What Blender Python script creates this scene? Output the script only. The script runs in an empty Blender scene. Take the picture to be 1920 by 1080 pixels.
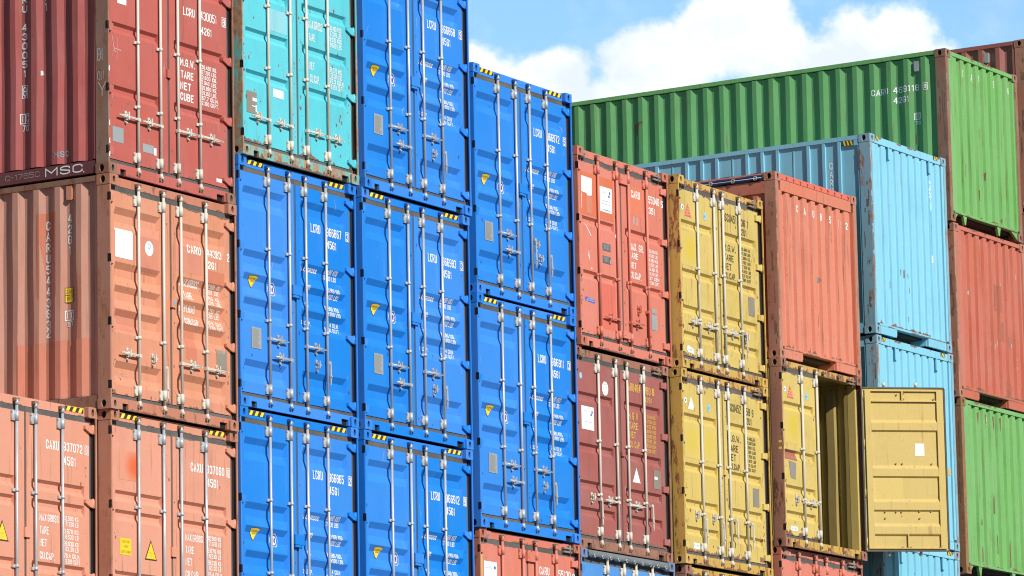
import bpy, bmesh, math, random
from mathutils import Vector
R = math.radians
sc = bpy.context.scene
G = 11.593                      # height of the survey datum above the quay
PX = 8904.353                   # focal length in photo pixels (1920 wide)

# ---------------------------------------------------------------- camera
cd = bpy.data.cameras.new('camera'); cam = bpy.data.objects.new('camera', cd)
sc.collection.objects.link(cam); sc.camera = cam
cd.sensor_width = 36.0; cd.lens = PX / 1920 * 36; cd.clip_start = 0.5; cd.clip_end = 6000
cam.location = (-41.34988, -29.90724, -10.56946 + G)
cam.rotation_euler = (R(99.58433), R(1.10843), R(-58.83996))

# ---------------------------------------------------------------- sun and sky
AZ, EL = R(18), R(33)
S = Vector((-math.sin(AZ) * math.cos(EL), -math.cos(AZ) * math.cos(EL), math.sin(EL)))
ld = bpy.data.lights.new('sun', 'SUN'); ld.energy = 5.0; ld.angle = R(0.53); ld.color = (1.0, 0.955, 0.89)
sun = bpy.data.objects.new('sun', ld); sc.collection.objects.link(sun)
sun.rotation_euler = S.to_track_quat('Z', 'Y').to_euler()
sc.view_settings.view_transform = 'Standard'; sc.view_settings.look = 'None'
sc.view_settings.exposure = 0.06; sc.view_settings.gamma = 1.0; sc.view_settings.use_curve_mapping = False
sc.cycles.max_bounces = 6; sc.cycles.diffuse_bounces = 3; sc.cycles.use_denoising = True
sc.cycles.filter_width = 1.1

W = bpy.data.worlds.new('World'); sc.world = W; W.use_nodes = True
nt = W.node_tree; nt.nodes.clear()
def N(t, **k):
    n = nt.nodes.new(t)
    for a, b in k.items(): setattr(n, a, b)
    return n
def math2(op, a, b=None, c=None, clamp=False):
    n = N('ShaderNodeMath', operation=op); n.use_clamp = clamp
    for i, v in enumerate((a, b, c)):
        if v is None: continue
        if isinstance(v, (int, float)): n.inputs[i].default_value = v
        else: nt.links.new(v, n.inputs[i])
    return n.outputs[0]
sky = N('ShaderNodeTexSky', sky_type='NISHITA', sun_disc=False, sun_elevation=EL,
        sun_rotation=math.atan2(S.x, S.y), air_density=1.0, dust_density=0.4, ozone_density=2.2)
tc = N('ShaderNodeTexCoord'); sep = N('ShaderNodeSeparateXYZ'); nt.links.new(tc.outputs['Generated'], sep.inputs[0])
dx, dy, dz = sep.outputs
fw = math2('ADD', math2('MULTIPLY', dx, 0.8557), math2('MULTIPLY', dy, 0.5175))
fwc = math2('MAXIMUM', fw, 0.02)
aa = math2('DIVIDE', math2('SUBTRACT', math2('MULTIPLY', dx, 0.5175), math2('MULTIPLY', dy, 0.8557)), fwc)
bb = math2('DIVIDE', dz, fwc)
# wobble the cloud outline with noise
comb = N('ShaderNodeCombineXYZ'); nt.links.new(aa, comb.inputs[0]); nt.links.new(bb, comb.inputs[1])
def noise(scale, detail, rough, off=0.0):
    mp = N('ShaderNodeMapping'); mp.inputs['Location'].default_value = (off, off * 1.7, 0.3)
    nt.links.new(comb.outputs[0], mp.inputs[0])
    n = N('ShaderNodeTexNoise'); n.inputs['Scale'].default_value = scale
    n.inputs['Detail'].default_value = detail; n.inputs['Roughness'].default_value = rough
    nt.links.new(mp.outputs[0], n.inputs['Vector']); return n.outputs[0]
n1 = noise(110, 7, 0.62); n2 = noise(38, 4, 0.5, 3.1); n3 = noise(60, 5, 0.6, 7.7)
def blob(a0, b0, r):
    da = math2('SUBTRACT', aa, a0); db = math2('SUBTRACT', bb, b0)
    d = math2('SQRT', math2('ADD', math2('MULTIPLY', da, da), math2('MULTIPLY', db, db)))
    return math2('SUBTRACT', 1.0, math2('DIVIDE', d, r))
TP = math.tan(R(9.58433)); RO = R(1.10843)
def sky_ab(px, py):             # a direction in the sky, from where the cloud stands in the photo
    v = cam.rotation_euler.to_matrix() @ Vector(((px - 960) / PX, -(py - 540) / PX, -1))
    f = v.x * 0.8557 + v.y * 0.5175
    return (v.x * 0.5175 - v.y * 0.8557) / f, v.z / f
clouds = [(890, 150, 86), (945, 175, 92), (1005, 150, 66), (850, 190, 118), (925, 215, 112), (1055, 150, 78), (1120, 215, 95), (1195, 130, 92), (1262, 110, 92),
          (1335, 70, 100), (1400, 60, 112), (1462, 95, 100), (1530, 135, 105), (1600, 110, 108), (1685, 85, 92), (1745, 150, 96),
          (1815, 190, 96), (1900, 230, 110), (1250, 260, 190), (1500, 260, 200), (1010, 290, 150), (1120, 330, 150), (1350, 330, 200), (1700, 330, 200), (700, 260, 160), (2100, 300, 220)]
m = None
for px, py, r in clouds:
    a0, b0 = sky_ab(px, py); b = blob(a0, b0, r / PX)
    m = b if m is None else math2('SMOOTH_MAX', m, b, 0.12)
m = math2('ADD', m, math2('MULTIPLY', math2('SUBTRACT', n1, 0.5), 1.05))
m = math2('ADD', m, math2('MULTIPLY', math2('SUBTRACT', n2, 0.5), 0.35))
mk = N('ShaderNodeMapRange', interpolation_type='SMOOTHSTEP'); mk.inputs['From Min'].default_value = -0.04; mk.inputs['From Max'].default_value = 0.42
nt.links.new(m, mk.inputs['Value'])
front = math2('MULTIPLY', mk.outputs[0], math2('GREATER_THAN', fw, 0.05))
# thin veil of vapour in the open blue
veil = math2('MULTIPLY', math2('MULTIPLY', math2('SUBTRACT', n3, 0.5, clamp=True), 0.7, clamp=True), math2('GREATER_THAN', fw, 0.6))
front = math2('MAXIMUM', front, veil)
shade = N('ShaderNodeMapRange'); shade.inputs['From Min'].default_value = 0.38; shade.inputs['From Max'].default_value = 0.62
nt.links.new(noise(45, 4, 0.55, 12.0), shade.inputs['Value'])
ccol = N('ShaderNodeMix', data_type='RGBA'); nt.links.new(shade.outputs[0], ccol.inputs['Factor'])
ccol.inputs[6].default_value = (16.5, 18.2, 20.0, 1); ccol.inputs[7].default_value = (23.0, 23.2, 23.4, 1)
tint = N('ShaderNodeMix', data_type='RGBA', blend_type='MULTIPLY'); tint.inputs['Factor'].default_value = 1
nt.links.new(sky.outputs[0], tint.inputs[6])
gain = N('ShaderNodeMapRange', interpolation_type='SMOOTHSTEP'); gain.inputs['From Min'].default_value = 0.3; gain.inputs['From Max'].default_value = 0.95
gain.inputs['To Min'].default_value = 1.0; gain.inputs['To Max'].default_value = 3.3; nt.links.new(fw, gain.inputs['Value'])
gc = N('ShaderNodeCombineColor'); [nt.links.new(math2('MULTIPLY', gain.outputs[0], k_), gc.inputs[i_]) for i_, k_ in enumerate((0.86, 1.03, 1.06))]
nt.links.new(gc.outputs[0], tint.inputs[7])
mx = N('ShaderNodeMix', data_type='RGBA'); nt.links.new(front, mx.inputs['Factor'])
nt.links.new(tint.outputs[2], mx.inputs[6]); nt.links.new(ccol.outputs[2], mx.inputs[7])
bg = N('ShaderNodeBackground'); bg.inputs['Strength'].default_value = 0.05; nt.links.new(mx.outputs[2], bg.inputs[0])
out = N('ShaderNodeOutputWorld'); nt.links.new(bg.outputs[0], out.inputs[0])

# ---------------------------------------------------------------- materials
def lin(c):
    return tuple((x / 255 / 12.92 if x / 255 <= 0.04045 else ((x / 255 + 0.055) / 1.055) ** 2.4) for x in c)
MATS = {}
def mat(name, col, rust=0.0, rustcol=(0.13, 0.048, 0.022), rough=0.5, metal=0.0, spec=0.35, chips=0.0, fade=0.1, bump=0.25, streak=True, fadecol=None, grime_shade=None, grimecol=(0.20, 0.10, 0.055)):
    if grime_shade is None: grime_shade = 0.0 if name.endswith(('lettering', 'label', 'sticker', 'black', 'plate')) else 0.8
    if name in MATS: return MATS[name]
    m = bpy.data.materials.new(name); m.use_nodes = True; t = m.node_tree; n = t.nodes; L = t.links
    b = n['Principled BSDF']; b.inputs['Roughness'].default_value = rough; b.inputs['Metallic'].default_value = metal
    b.inputs['Specular IOR Level'].default_value = spec
    tc = n.new('ShaderNodeTexCoord'); oi = n.new('ShaderNodeObjectInfo')
    add = n.new('ShaderNodeVectorMath'); add.operation = 'MULTIPLY_ADD'
    L.new(oi.outputs['Random'], add.inputs[0]); add.inputs[1].default_value = (37.0, 53.0, 29.0); L.new(tc.outputs['Object'], add.inputs[2])
    def nz(scale, det, ro, st=(1, 1, 1)):
        mp = n.new('ShaderNodeMapping'); mp.inputs['Scale'].default_value = st; L.new(add.outputs[0], mp.inputs[0])
        q = n.new('ShaderNodeTexNoise'); q.inputs['Scale'].default_value = scale; q.inputs['Detail'].default_value = det; q.inputs['Roughness'].default_value = ro
        L.new(mp.outputs[0], q.inputs['Vector']); return q.outputs[0]
    def mr(src, a, b_, lo=0, hi=1):
        q = n.new('ShaderNodeMapRange'); q.inputs[1].default_value = a; q.inputs[2].default_value = b_; q.inputs[3].default_value = lo; q.inputs[4].default_value = hi
        L.new(src, q.inputs[0]); return q.outputs[0]
    def mixc(f, a, c):
        q = n.new('ShaderNodeMix'); q.data_type = 'RGBA'
        L.new(f, q.inputs[0])
        for i, v in ((6, a), (7, c)):
            if isinstance(v, tuple): q.inputs[i].default_value = (*v, 1)
            else: L.new(v, q.inputs[i])
        return q.outputs[2]
    c0 = tuple(col)
    fc = fadecol or tuple(min(1, x * (1 - fade) + fade * 0.42) for x in c0)
    c = mixc(mr(nz(1.3, 5, 0.6), 0.35, 0.68), c0, fc)
    dk = tuple(x * (1 - 1.6 * fade) for x in c0)
    c = mixc(mr(nz(2.6, 6, 0.7, (2.2, 2.2, 0.35) if streak else (1, 1, 1)), 0.52, 0.78, 0, 0.75), c, dk)
    if not name.endswith(('lettering', 'label', 'black')):
        hv = n.new('ShaderNodeHueSaturation'); L.new(mr(oi.outputs['Random'], 0, 1, 0.965, 1.035), hv.inputs['Value'])
        ms = n.new('ShaderNodeMath'); ms.operation = 'MULTIPLY_ADD'; L.new(oi.outputs['Random'], ms.inputs[0]); ms.inputs[1].default_value = -0.06; ms.inputs[2].default_value = 1.02
        L.new(ms.outputs[0], hv.inputs['Saturation']); L.new(c, hv.inputs['Color']); c = hv.outputs[0]
    f = None
    if rust > 0:
        r1 = nz(4.2, 10, 0.76, (1.7, 1.7, 0.55) if streak else (1, 1, 1))
        th = 0.72 - 0.32 * rust
        f = mr(r1, th, th + 0.05)
        rc = mixc(mr(nz(14, 6, 0.7), 0.35, 0.7), rustcol, tuple(x * 2.1 for x in rustcol))
        c = mixc(f, c, rc)
    if grime_shade > 0:          # thin dirt and rust runs down the sheet
        g1 = mr(nz(9, 4, 0.6, (2.6, 2.6, 0.11)), 0.60, 0.70, 0, 0.55 * grime_shade); c = mixc(g1, c, grimecol)
        g2 = mr(nz(0.9, 6, 0.7), 0.52, 0.74, 0, 0.38 * grime_shade); c = mixc(g2, c, tuple(x * 0.62 + 0.012 for x in c0))
        g3 = mr(nz(55, 3, 0.6), 0.60, 0.72, 0, 0.35 * grime_shade); c = mixc(g3, c, tuple(x * 0.45 for x in c0))
    if chips > 0:
        th = 0.80 - 0.12 * chips
        fch = mr(nz(30, 6, 0.62, (1, 1, 0.5)), th, th + 0.02)
        c = mixc(fch, c, (0.10, 0.04, 0.025))
    L.new(c, b.inputs['Base Color'])
    rr = mr(nz(6, 5, 0.6), 0.3, 0.7, max(0.05, rough - 0.1), min(1, rough + 0.14)); L.new(rr, b.inputs['Roughness'])
    if bump:
        bp = n.new('ShaderNodeBump'); bp.inputs['Strength'].default_value = bump; bp.inputs['Distance'].default_value = 0.03
        L.new(nz(1.7, 5, 0.45), bp.inputs['Height']); L.new(bp.outputs[0], b.inputs['Normal'])
    MATS[name] = m; return m
K = 0.66
def P(rgb, k=K): return tuple(min(0.88, x * k * q) for x, q in zip(lin(rgb), (1.0, 1.04, 1.10)))
RUSTB = (0.115, 0.045, 0.026)
mat('blue paint', P((44, 152, 252)), grime_shade=0.35, grimecol=(0.03, 0.10, 0.30), chips=0.35, fade=0.03, rough=0.36, bump=0.2)
mat('crimson paint', P((222, 116, 102)), rust=0.2, chips=0.5, fade=0.08, rustcol=RUSTB)
mat('salmon paint', P((252, 166, 126)), rust=0.2, chips=0.5, fade=0.1, grime_shade=1.1, rustcol=RUSTB)
mat('light salmon paint', P((253, 170, 136)), rust=0.14, chips=0.5, fade=0.06, grime_shade=0.9, rustcol=RUSTB)
mat('turquoise paint', P((104, 230, 240)), grime_shade=1.0, rust=0.26, chips=0.75, fade=0.07, rustcol=(0.20, 0.11, 0.06))
mat('coral paint', P((250, 144, 118)), grime_shade=1.1, rust=0.22, chips=0.5, fade=0.08, rustcol=RUSTB)
mat('maroon paint', P((192, 108, 98)), rust=0.2, chips=0.35, fade=0.12, rustcol=RUSTB)
mat('yellow paint', P((246, 213, 118)), rust=0.34, chips=0.8, grime_shade=1.5, grimecol=(0.36, 0.19, 0.06), fade=0.05, rustcol=(0.24, 0.11, 0.035))
mat('ochre paint', P((236, 202, 108)), rust=0.16, chips=0.8, grime_shade=1.2, grimecol=(0.36, 0.20, 0.08), fade=0.05, rustcol=(0.24, 0.11, 0.035))
mat('inner ochre', P((186, 158, 84)), rust=0.15, chips=0.8, fade=0.1, grime_shade=1.3, rustcol=(0.24, 0.11, 0.035))  # ochre darkened to paint in the shade inside the open container
mat('dark rail', P((132, 66, 66)), rust=0.2, chips=0.5, fade=0.1, rustcol=RUSTB)
mat('orange red paint', P((250, 148, 114)), grime_shade=1.2, rust=0.24, chips=1.0, fade=0.1, rustcol=(0.10, 0.06, 0.05))
mat('sky blue paint', P((156, 232, 253)), grime_shade=0.6, rust=0.2, chips=0.8, fade=0.04, rustcol=(0.16, 0.12, 0.10))
mat('green paint', P((138, 204, 112)), grime_shade=1.3, rust=0.24, chips=0.7, fade=0.1, rustcol=(0.16, 0.09, 0.045))
mat('brick orange paint', P((228, 120, 90)), rust=0.28, chips=1.0, fade=0.12, rustcol=(0.15, 0.09, 0.08))
mat('dark red paint', P((196, 110, 100)), rust=0.12, chips=0.3, fade=0.08, rustcol=RUSTB)
# heavily weathered frames
mat('blue frame', P((48, 146, 246)), grime_shade=0.6, grimecol=(0.05, 0.09, 0.22), chips=0.3, rust=0.03, fade=0.05, rough=0.4)
mat('brown frame', (0.44, 0.185, 0.115), rust=0.6, chips=0.8, fade=0.14, rustcol=(0.25, 0.115, 0.065))
mat('dark brown frame', (0.27, 0.135, 0.082), rust=0.6, chips=0.9, fade=0.2, rustcol=(0.17, 0.075, 0.045))
mat('faded salmon', P((240, 170, 142)), rust=0.15, chips=0.5, fade=0.14, rustcol=RUSTB)
mat('deep green', P((118, 186, 112)), rust=0.2, chips=0.6, fade=0.06, grime_shade=1.1, rustcol=(0.16, 0.09, 0.045))
mat('side crimson', P((214, 108, 100)), rust=0.2, chips=0.5, fade=0.12, rustcol=RUSTB)
mat('mossy frame', P((176, 128, 82)), rust=0.6, chips=0.9, fade=0.12, rustcol=(0.22, 0.10, 0.05))
mat('rusty salmon frame', P((226, 142, 108)), rust=0.45, chips=0.9, fade=0.1, rustcol=(0.17, 0.07, 0.035))
mat('rusty turquoise frame', P((130, 214, 200)), rust=0.8, chips=1.0, fade=0.12, rustcol=(0.27, 0.15, 0.09))
mat('rusty yellow frame', P((236, 190, 92)), rust=0.60, chips=1.0, fade=0.08, rustcol=(0.16, 0.055, 0.03))
mat('rusty brown frame', (0.33, 0.145, 0.095), rust=0.6, chips=0.9, fade=0.12, rustcol=(0.105, 0.045, 0.03))
mat('rusty coral frame', P((228, 132, 104)), rust=0.55, chips=1.0, fade=0.1, rustcol=(0.14, 0.065, 0.04))
mat('rusty blue frame', P((158, 206, 222)), rust=0.55, chips=0.9, fade=0.1, rustcol=(0.22, 0.13, 0.10))
mat('rusty green frame', P((150, 190, 118)), rust=0.6, chips=1.0, fade=0.1, rustcol=(0.20, 0.10, 0.06))
mat('zinc', (0.52, 0.55, 0.58), rough=0.38, metal=0.35, fade=0.12, bump=0, chips=0, grime_shade=0.6, grimecol=(0.25, 0.22, 0.2))
mat('white rod paint', (0.62, 0.585, 0.51), rough=0.5, rust=0.3, chips=0.3, fade=0.05, bump=0, rustcol=(0.30, 0.17, 0.09))
mat('cast steel', (0.26, 0.17, 0.12), rough=0.6, rust=0.5, bump=0.4, streak=False)
mat('blue steel', P((40, 110, 190)), rough=0.5, bump=0.3)
mat('rubber', (0.082, 0.078, 0.074), rough=0.8, rust=0.25, fade=0.15, rustcol=(0.13, 0.11, 0.09), bump=0.4)
mat('black', (0.012, 0.010, 0.010), rough=0.8, bump=0, fade=0)
mat('grime_shade', (0.055, 0.028, 0.02), rough=0.8, fade=0.1)  # post recess lining, its shade painted in as near-black
mat('blue recess shade', (0.012, 0.045, 0.15), rough=0.6, fade=0.1)  # same lining for blue posts, recess shade painted as dark blue
mat('slate frame', (0.15, 0.21, 0.36), chips=0.5, rust=0.25, fade=0.1, rustcol=(0.14, 0.07, 0.05))
mat('tarp blue paint', P((84, 164, 240)), rust=0.2, chips=0.6, fade=0.08, rustcol=(0.12, 0.08, 0.06))
mat('underside', (0.045, 0.035, 0.03), rough=0.85, fade=0.1)
mat('white lettering', (0.88, 0.88, 0.86), rough=0.5, bump=0, fade=0.03, chips=0.25)
mat('yellow lettering', (0.70, 0.44, 0.08), rough=0.5, bump=0, fade=0.05, rust=0.3, rustcol=(0.25, 0.1, 0.06))
mat('black lettering', (0.05, 0.045, 0.03), rough=0.6, bump=0, fade=0.02)
mat('grey lettering', (0.50, 0.46, 0.46), rough=0.6, bump=0, fade=0.05)
mat('white label', (0.84, 0.84, 0.83), rough=0.5, bump=0, fade=0.02)
mat('pale lettering', (0.62, 0.40, 0.34), rough=0.6, bump=0, fade=0.05)
mat('hazard yellow', (0.88, 0.66, 0.02), rough=0.5, bump=0, fade=0.04)
mat('hazard black', (0.055, 0.035, 0.03), rough=0.5, bump=0, fade=0.03)
mat('yellow sticker', (0.85, 0.58, 0.03), rough=0.5, bump=0, fade=0.03)
mat('metal plate', (0.42, 0.45, 0.46), rough=0.4, metal=0.3, bump=0, fade=0.15, streak=False)
mat('dull plate', (0.24, 0.21, 0.17), rough=0.6, bump=0, fade=0.2, streak=False)
mat('dark plate', (0.10, 0.11, 0.12), rough=0.5, bump=0, fade=0.15, streak=False)
mat('red sticker', (0.68, 0.12, 0.07), rough=0.5, bump=0)
mat('blue sticker', (0.06, 0.12, 0.50), rough=0.5, bump=0)
mat('pale blue sticker', (0.30, 0.55, 0.70), rough=0.5, bump=0)
mat('cyan sticker', (0.08, 0.40, 0.60), rough=0.5, bump=0)
mat('grey tarpaulin', (0.13, 0.16, 0.18), rough=0.65, bump=0.8, fade=0.15)
mat('navy tarpaulin', (0.015, 0.03, 0.10), rough=0.45, bump=0.8, fade=0.04)
mat('red tarpaulin', (0.68, 0.13, 0.08), rough=0.5, bump=0.5, fade=0.03)
mat('dark repaint', P((244, 150, 116)), chips=0.3, fade=0.08)
mat('orange repaint', P((254, 138, 96)), chips=0.3, fade=0.06)
mat('red repaint', P((252, 128, 104)), chips=0.2, fade=0.05)
mat('bright yellow repaint', P((244, 208, 44)), fade=0.02, chips=0.1)
mat('dull red repaint', P((200, 118, 92)), fade=0.1, chips=0.6)
mat('pale repaint', P((165, 236, 244)), fade=0.15, chips=0.5)
mat('rust stain', (0.21, 0.085, 0.04), rust=0.5, fade=0.2, chips=1.0)
mat('worn steel', (0.24, 0.20, 0.18), rust=0.5, fade=0.2)
mat('concrete', (0.052, 0.050, 0.049), rough=0.9, fade=0.25, bump=0.5, streak=False)
def soft_patch(name, base, tint, ax):
    # sprayed-over patch whose paint thins towards its edges
    m = bpy.data.materials.new(name); m.use_nodes = True; t = m.node_tree; n = t.nodes; L = t.links; b = n['Principled BSDF']
    tc = n.new('ShaderNodeTexCoord'); mp = n.new('ShaderNodeMapping'); L.new(tc.outputs['Generated'], mp.inputs[0])
    mp.inputs['Location'].default_value = (-ax[0] * ax[1], 0, -0.5 * ax[2]); mp.inputs['Scale'].default_value = (ax[1], 0, ax[2])
    g = n.new('ShaderNodeTexGradient'); g.gradient_type = 'SPHERICAL'; L.new(mp.outputs[0], g.inputs[0])
    mr = n.new('ShaderNodeMapRange'); mr.interpolation_type = 'SMOOTHSTEP'; L.new(g.outputs[1], mr.inputs[0]); mr.inputs[1].default_value = 0; mr.inputs[2].default_value = .8
    q = n.new('ShaderNodeMix'); q.data_type = 'RGBA'; L.new(mr.outputs[0], q.inputs[0]); q.inputs[6].default_value = (*base, 1); q.inputs[7].default_value = (*tint, 1)
    L.new(q.outputs[2], b.inputs['Base Color']); b.inputs['Roughness'].default_value = .5; MATS[name] = m
soft_patch('sprayed orange', P((253, 170, 136)), P((255, 118, 64)), (1.0, 1.2, 1.35))
soft_patch('sprayed yellow', P((246, 213, 118)), P((244, 212, 74)), (0.95, 1.0, 1.6))
soft_patch('sprayed pale yellow', P((246, 213, 118)), P((244, 214, 90)), (0.5, 1.7, 1.7))

# ---------------------------------------------------------------- mesh helpers
class MB:
    def __init__(s): s.v = []; s.f = []; s.sm = []
    def face(s, pts, smooth=False):
        i = len(s.v); s.v += [tuple(p) for p in pts]; s.f.append(tuple(range(i, i + len(pts)))); s.sm.append(smooth)
    def box(s, x0, x1, y0, y1, z0, z1):
        i = len(s.v)
        s.v += [(x0, y0, z0), (x1, y0, z0), (x1, y1, z0), (x0, y1, z0), (x0, y0, z1), (x1, y0, z1), (x1, y1, z1), (x0, y1, z1)]
        for q in ((0, 1, 5, 4), (1, 2, 6, 5), (2, 3, 7, 6), (3, 0, 4, 7), (4, 5, 6, 7), (3, 2, 1, 0)):
            s.f.append(tuple(i + a for a in q)); s.sm.append(False)
    def prism(s, pts, y0, y1):          # polygon in x-z (counter-clockwise seen from -y), extruded in y
        n = len(pts); i = len(s.v)
        s.v += [(p[0], y0, p[1]) for p in pts] + [(p[0], y1, p[1]) for p in pts]
        s.f.append(tuple(range(i, i + n))); s.sm.append(False)
        s.f.append(tuple(range(i + 2 * n - 1, i + n - 1, -1))); s.sm.append(False)
        for k in range(n):
            a, b = i + k, i + (k + 1) % n; s.f.append((b, a, a + n, b + n)); s.sm.append(False)
    def cyl(s, p0, p1, r0, r1=None, n=10, caps=True):
        r1 = r0 if r1 is None else r1
        a = Vector(p0); b = Vector(p1); d = (b - a).normalized()
        u = d.orthogonal().normalized(); w = d.cross(u); i = len(s.v)
        for c, r in ((a, r0), (b, r1)):
            for k in range(n):
                t = 2 * math.pi * k / n; s.v.append(tuple(c + u * math.cos(t) * r + w * math.sin(t) * r))
        for k in range(n):
            s.f.append((i + k, i + (k + 1) % n, i + n + (k + 1) % n, i + n + k)); s.sm.append(True)
        if caps:
            s.f.append(tuple(range(i + n - 1, i - 1, -1))); s.sm.append(False); s.f.append(tuple(range(i + n, i + 2 * n))); s.sm.append(False)
    def ring(s, c, r, t, n=12):          # grommet: a torus facing -y
        i = len(s.v); mseg = 6
        for k in range(n):
            A = 2 * math.pi * k / n
            for j in range(mseg):
                B = 2 * math.pi * j / mseg; rr = r + t * math.cos(B)
                s.v.append((c[0] + rr * math.cos(A), c[1] + t * math.sin(B), c[2] + rr * math.sin(A)))
        for k in range(n):
            for j in range(mseg):
                a = i + k * mseg + j; b = i + k * mseg + (j + 1) % mseg; c2 = i + ((k + 1) % n) * mseg + (j + 1) % mseg; d2 = i + ((k + 1) % n) * mseg + j
                s.f.append((a, b, c2, d2)); s.sm.append(True)
    def mesh(s, name, m):
        me = bpy.data.meshes.new(name); me.from_pydata(s.v, [], s.f)
        me.polygons.foreach_set('use_smooth', s.sm); me.update()
        ms = m if isinstance(m, (list, tuple)) else [m]
        for q in ms: me.materials.append(MATS[q])
        b = bmesh.new(); b.from_mesh(me); bmesh.ops.recalc_face_normals(b, faces=b.faces); b.to_mesh(me); b.free()
        return me
def link(name, me, parent=None):
    o = bpy.data.objects.new(name, me); sc.collection.objects.link(o); o.parent = parent; return o
CACHE = {}
def cached(key, fn):
    if key not in CACHE: CACHE[key] = fn()
    return CACHE[key]

def fade_ramp(x, a0, a1, b0, b1):
    return max(0.0, min(1.0, (x - a0) / max(1e-6, a1 - a0), (b1 - x) / max(1e-6, b1 - b0)))

class Door:
    """one door leaf with pressed horizontal grooves; depth() gives its outer face"""
    def __init__(s, u0, u1, z0, z1, g0, g1, tops, kind, base=0.05):
        s.u0, s.u1, s.z0, s.z1, s.g0, s.g1, s.base = u0, u1, z0, z1, g0, g1, base
        if kind == 'wide': s.D, ts, bs, tot, s.eu = 0.045, 0.070, 0.105, 0.262, 0.03
        else: s.D, ts, bs, tot, s.eu = 0.038, 0.032, 0.050, 0.122, 0.006
        if kind == 'flat': s.D = 0.002
        s.gr = [(t, t - ts, t - tot + bs, t - tot) for t in tops]
        s.zb = sorted({z0, z1} | {q for g in s.gr for q in g}); s.ub = [u0, g0, g0 + s.eu, g1 - s.eu, g1, u1]
    def depth(s, u, z):
        d = 0
        for t, a, b, c in s.gr: d = max(d, min(fade_ramp(z, c, b, a, t), fade_ramp(u, s.g0, s.g0 + s.eu, s.g1 - s.eu, s.g1)))
        return s.base + d * s.D
    def mesh(s, m):
        b = MB(); U, Z = s.ub, s.zb
        i = {}
        for a, u in enumerate(U):
            for c, z in enumerate(Z):
                i[a, c] = len(b.v); b.v.append((u, s.depth(u, z), z))
        for a in range(len(U) - 1):
            for c in range(len(Z) - 1):
                b.f.append((i[a, c], i[a + 1, c], i[a + 1, c + 1], i[a, c + 1])); b.sm.append(False)
        y0, y1 = s.base, s.base + 0.055
        for (p, q) in (((s.u0, s.z0), (s.u1, s.z0)), ((s.u1, s.z0), (s.u1, s.z1)), ((s.u1, s.z1), (s.u0, s.z1)), ((s.u0, s.z1), (s.u0, s.z0))):
            b.face([(p[0], y0, p[1]), (q[0], y0, q[1]), (q[0], y1, q[1]), (p[0], y1, p[1])])
        b.face([(s.u0, y1, s.z0), (s.u1, y1, s.z0), (s.u1, y1, s.z1), (s.u0, y1, s.z1)])
        # welded rim and folding line of the frame
        return b.mesh('door', m)

class EndWall:
    def __init__(s, u0, u1, z0, z1, start, pitch, out=0.03, dep=0.042, slope=0.018, ow=0.112):
        s.u0, s.u1, s.z0, s.z1, s.out, s.dep = u0, u1, z0, z1, out, dep
        s.pts = [(u0, dep)]; s.zb = [z0, z1]
        u = start
        while u < u1 - 0.03:      # step out at u, flat, step in
            if u > u0: s.pts.append((u, dep))
            if u + slope < u1: s.pts.append((u + slope, 0))
            if u + slope + ow < u1: s.pts.append((u + slope + ow, 0))
            if u + 2 * slope + ow < u1: s.pts.append((u + 2 * slope + ow, dep))
            u += pitch
        s.pts.append((u1, s.pts[-1][1])); s.ub = [p[0] for p in s.pts]
    def depth(s, u, z):
        p = s.pts
        for (a, da), (b, db) in zip(p, p[1:]):
            if a <= u <= b: return s.out + da + (db - da) * (u - a) / max(1e-6, b - a)
        return s.out + (p[0][1] if u < p[0][0] else p[-1][1])
    def mesh(s, m, name='end_wall'):
        b = MB(); P_ = [(u, s.depth(u, 0)) for u in s.ub]
        rng = random.Random(int(s.u0 * 1000) + int(s.dep * 1e4) + int(s.z1 * 10)); NZ = 10; ph = [(rng.random() * 6.3, rng.random() * 6.3) for _ in P_]
        def pt(i, k):
            z = s.z0 + (s.z1 - s.z0) * k / NZ; e = math.sin(math.pi * k / NZ); u, d = P_[i]
            if 0 < i < len(P_) - 1: u += e * 0.004 * (math.sin(ph[i][0] + k * 0.8) * 0.5 + math.sin(ph[i // 2][1] + k * 0.5)); d += e * 0.0014 * math.sin(ph[i // 3][0] + k * 0.6)
            return (u, d, z)
        for i in range(len(P_) - 1):
            for k in range(NZ): b.face([pt(i, k), pt(i + 1, k), pt(i + 1, k + 1), pt(i, k + 1)])
        b.face([(s.u0, s.out + .07, s.z0), (s.u1, s.out + .07, s.z0), (s.u1, s.out + .07, s.z1), (s.u0, s.out + .07, s.z1)])
        return b.mesh(name, m)

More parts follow.
